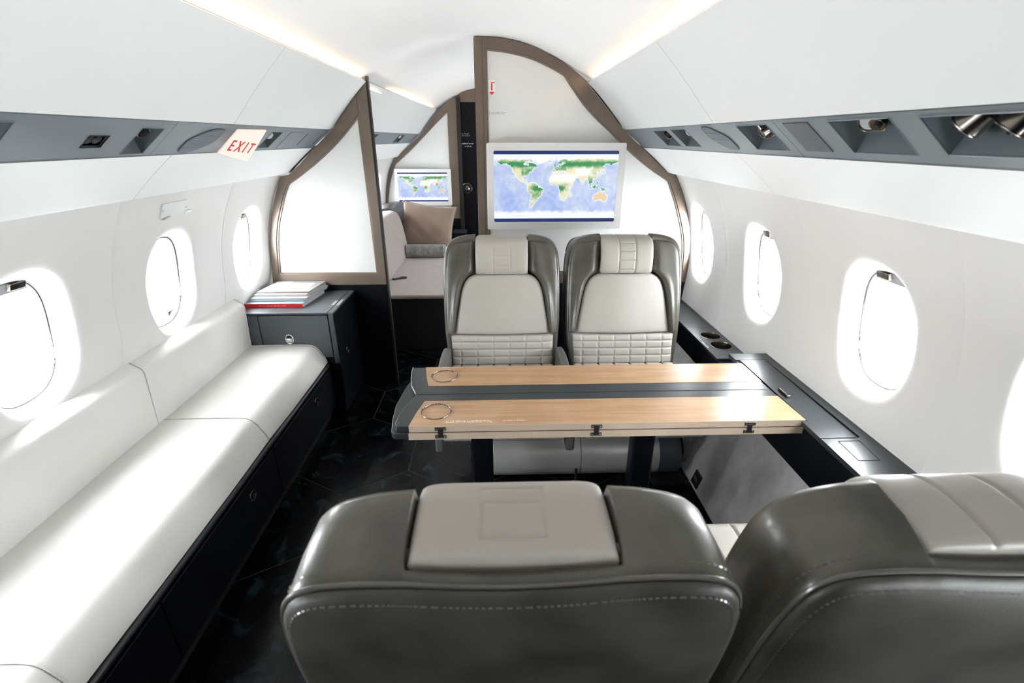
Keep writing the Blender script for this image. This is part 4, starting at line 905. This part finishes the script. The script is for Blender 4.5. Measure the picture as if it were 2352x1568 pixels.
    mb = MB(); mb.loft([[HP(i/96, v/110) for i in range(97)] + [HP(i/32, v/110, .018) for i in range(32, -1, -1)] for v in range(111)]); mb.build('headrest', 'leather', t, smooth=True, local=True)
    if style == 'window':
        ls = MB()
        for xx in (-.038, .038):
            for v0, v1 in ((.62, .92),): ls.tube([Vector(HP(.5 + xx/.233, v0 + (v1-v0)*k/10)) + Vector((0,0,.0002)) for k in range(11)], .0006, 5)
        for vv in (.62, .75, .92): ls.tube([Vector(HP(.5 + (-.038 + .076*k/8)/.233, vv)) + Vector((0,0,.0002)) for k in range(9)], .0006, 5)
        ls.build('headrest_seam', 'seamgrey', t, local=True)
    # seat cushion, quilted near the back
    zr = [-.06, -.13, -.20, -.27]
    def SC(u, v):
        y = -.005 - .455*v; a = 2*u-1; hw = .236 + .010*v; x = a*hw; b_ = max(0, 1-abs(a)**14)**.4*max(0, 1-(abs(v-.5)*2)**18)**.4
        g = max([math.exp(-((y - q_)/.0035)**2) for q_ in zr] + [math.exp(-((x - c_)/.0035)**2)*(1 if y > -.42 else 0) for c_ in cols])
        z = .425 + .022*b_ - .007*g*b_ - .055*max(0, (v-.86)/.14)**2 + .012*abs(a)**6*(v > .05)
        return (x, y, z)
    mb = MB(); mb.grid(SC, 130, 100); mb.grid(lambda u, v: (SC(u, v)[0], SC(u, v)[1], .36), 130, 2)
    for uu in (0, 1): mb.grid(lambda u, v, uu=uu: (lambda p: (p[0], p[1], p[2] + (.36-p[2])*v))(SC(uu, u)), 100, 2)
    for vv in (0, 1): mb.grid(lambda u, v, vv=vv: (lambda p: (p[0], p[1], p[2] + (.36-p[2])*v))(SC(u, vv)), 130, 2)
    mb.build('seat_cushion', 'leather', t, smooth=True, local=True)
    mb = MB(); mb.prism([(.07,.355),(.09,.30),(-.02,.285),(-.40,.290),(-.455,.315),(-.462,.36),(-.02,.362)], 'x', -.242, .242)
    mb.build('seat_pan', 'drum', t, local=True, bevel=.012, seg=3)
    mb = MB(); mb.box(-.16, .16, -.12, .06, .02, .29); mb.build('pedestal', 'black', t, local=True, bevel=.01)
    for i, (xa_, xb_, m_) in enumerate(drums):
        rr = .105; yc_, zc_ = -.215, .095; prof_ = [(yc_ - rr*math.cos(R(a)), zc_ + rr*math.sin(R(a))) for a in range(-58, 112, 10)]
        prof_ += [(yc_ + .10, zc_ + rr*.95), (yc_ + .10, .006), (yc_ - .03, .006)]
        mb = MB(); mb.prism(prof_, 'x', xa_, xb_); mb.build('base_cover', m_, t, local=True, bevel=.004, seg=2)
    if shroud is not None:
        s_ = shroud; pr = [(-.34,.215),(-.30,.275),(-.22,.29),(-.10,.29),(-.08,.10),(-.20,.02),(-.27,.06)]
        mb = MB(); mb.prism(pr, 'x', s_, s_ + .030); mb.build('side_shroud', 'greypl', t, local=True, bevel=.008, seg=3)
        mb = MB(); mb.box(s_ - .14, s_ + .01, -.36, .05, 0, .012); mb.build('floor_track', 'black', t, local=True)
    if lever:
        mb = MB(); mb.tube([(.315,-.345,.0),(.315,-.345,.05),(.315,-.338,.085)], .006, 8); mb.cyl((.315,-.345,0),(.315,-.345,.012), .024, 16); mb.build('lever', 'black', t, smooth=True, local=True)
    for (x0_, x1_, cap) in arms:
        # side profile (y, z): rounded front, tapering down
        pr = smoothline([(.045,.46),(.03,.505),(-.02,.528),(-.10,.540),(-.20,.543),(-.29,.535),(-.36,.515),(-.41,.49),(-.435,.43),(-.448,.36),(-.455,.29),(-.45,.262),(-.43,.255)], 3) + [(-.385,.262),(-.36,.30),(-.34,.345),(-.25,.36),(.045,.36)]
        pr = [(y, z if cap == 'g' else min(z, .46)) for y, z in pr]
        mb = MB(); mb.prism(pr, 'x', x0_, x1_); mb.build('armrest', 'greypl', t, local=True, bevel=.012, seg=4)
    return t
aL = [(-.274,-.238,'g'), (.247,.282,'g')]
s1 = make_seat('pale leather seat facing the camera, far side of table nearest the aisle', 'window', aL, [(-.048,.340,'drum')], lever=True)
s1.location = (.0175, 2.07, 0)
s2 = make_seat('pale leather seat facing the camera, far side of table beside the cup holders', 'ladder', [], [(-.223,.128,'drum'), (.129,.225,'pocket')], shroud=.235)
s2.location = (.582, 2.07, 0)
s1['group'] = s2['group'] = 'club seats around the table'
s3 = dup(s1); s3.location = (.014, .598, 0); s3.rotation_euler = (0, 0, PI); s3['label'] = 'near seat with olive back turned to the camera, centre foreground'
s4 = dup(s2); s4.location = (.590, .598, 0); s4.rotation_euler = (0, 0, PI); s4['label'] = 'near seat with olive back turned to the camera, bottom right corner'
for s_ in (s3, s4):
    for ch in [c_ for c_ in bpy.data.objects if c_.parent == s_ and c_.name.startswith(('side_shroud', 'floor_track', 'lever'))]: bpy.data.objects.remove(ch)

# ------------------------------------------------------------------ divan, pillow and bolster in the aft cabin
dv = thing('divan', 'pinkish grey fabric divan in the aft cabin behind the left bulkhead', 'divan', (-.7, 4.1, 0))
MB().box(-.84, -.22, 3.215, 5.10, Z(-1.026), Z(-.996)).build('seat_cushion', 'divan', dv, bevel=.013, seg=4)
mb = MB(); pr = smoothline([(-.822,Z(-1.0)),(-.832,Z(-.90)),(-.85,Z(-.78)),(-.872,Z(-.68)),(-.90,Z(-.62)),(-.95,Z(-.595)),(-1.02,Z(-.60))], 4) + [(-1.12,Z(-.62)),(-1.10,Z(-1.0))]
mb.prism(pr, 'y', 3.10, 4.50); mb.build('back_cushion', 'divan', dv, bevel=.03, seg=4)
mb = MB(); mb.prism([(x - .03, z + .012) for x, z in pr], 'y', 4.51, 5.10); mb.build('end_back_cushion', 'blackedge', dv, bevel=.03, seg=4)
MB().box(-.84, -.23, 3.235, 5.10, 0, Z(-1.028)).build('base', 'black', dv, bevel=.004)
sb = MB(); sb.tube([(-.80,3.60,Z(-.985)),(-.78,3.62,Z(-.988)),(-.72,3.66,Z(-.990))], .008, 8); sb.box(-.755,-.705,3.645,3.675,Z(-.994),Z(-.984))
tag(sb.build('seat_belt', 'blackedge', smooth=True), 'dark seat belt end lying on the divan at its back cushion', 'seat belt')
# pillow: pinched square cushion leaning back
def pillow(name, label, cat, cx, cy, cz, w_, h_, th, m, rx, rz, par=None):
    mb = MB(); N = 26
    def P(u, v, s):
        a, b2 = 2*u-1, 2*v-1; e = (1-a*a)*(1-b2*b2); puff = th*.5*max(0, e)**.38
        x = a*w_/2*(1 - .07*(1-b2*b2)*abs(a)**2*1.3); z = b2*h_/2*(1 - .07*(1-a*a)*abs(b2)**2*1.3)
        wr = .004*math.sin(9*a + 3*b2)*math.sin(7*b2)
        return (x, s*(puff + wr*e), z)
    mb.grid(lambda u, v: P(u, v, -1), N, N); mb.grid(lambda u, v: P(u, v, 1), N, N)
    ed = [P(i/24, 0, 0) for i in range(24)] + [P(1, i/24, 0) for i in range(24)] + [P(1-i/24, 1, 0) for i in range(24)] + [P(0, 1-i/24, 0) for i in range(24)]
    t = thing(name, label, cat, (cx, cy, cz)); t.rotation_euler = (rx, rz, 0)
    mb.build('cushion', m, t, smooth=True, local=True, auto=False)
    MB().tube(ed, .004, 6, closed=True).build('piping', m, t, smooth=True, local=True); return t
pillow('pillow', 'square taupe velvet pillow leaning below the far monitor', 'pillow', -.655, 4.64, Z(-.765), .50, .43, .17, 'velvet', R(-22), R(7))
bo = MB(); prf = [(0,.0),(.0,.030),(.006,.046),(.02,.056),(.04,.058),(.34,.058),(.36,.056),(.372,.046),(.378,.030),(.378,.0)]
bo.loft([[(-.84 + x + .0, 4.37 + r_*math.cos(2*PI*i/28), Z(-.9355) + r_*math.sin(2*PI*i/28)) for i in range(28)] for x, r_ in [(x, max(r_, .001)) for x, r_ in prf]])
tb_ = thing('bolster', 'small grey woven bolster lying in front of the velvet pillow', 'bolster', (-.65, 4.37, Z(-.996)))
bo.build('roll', 'bolster', tb_, smooth=True)
for xx in (-.815, -.49): MB().tube([(xx, 4.37 + .0575*math.cos(2*PI*i/28), Z(-.9355) + .0575*math.sin(2*PI*i/28)) for i in range(28)], .0035, 6, closed=True).build('piping', 'bolster', tb_, smooth=True)
dk = thing('side_console', 'low dark console between the velvet pillow and the far door', 'console', (-.40, 5.2, 0))
MB().box(-.46, -.33, 5.12, 5.29, 0, Z(-.91)).build('body', 'navy', dk, bevel=.004)
MB().box(-.465, -.325, 5.115, 5.29, Z(-.91), Z(-.90)).build('top_panel', 'charcoal', dk, bevel=.002)
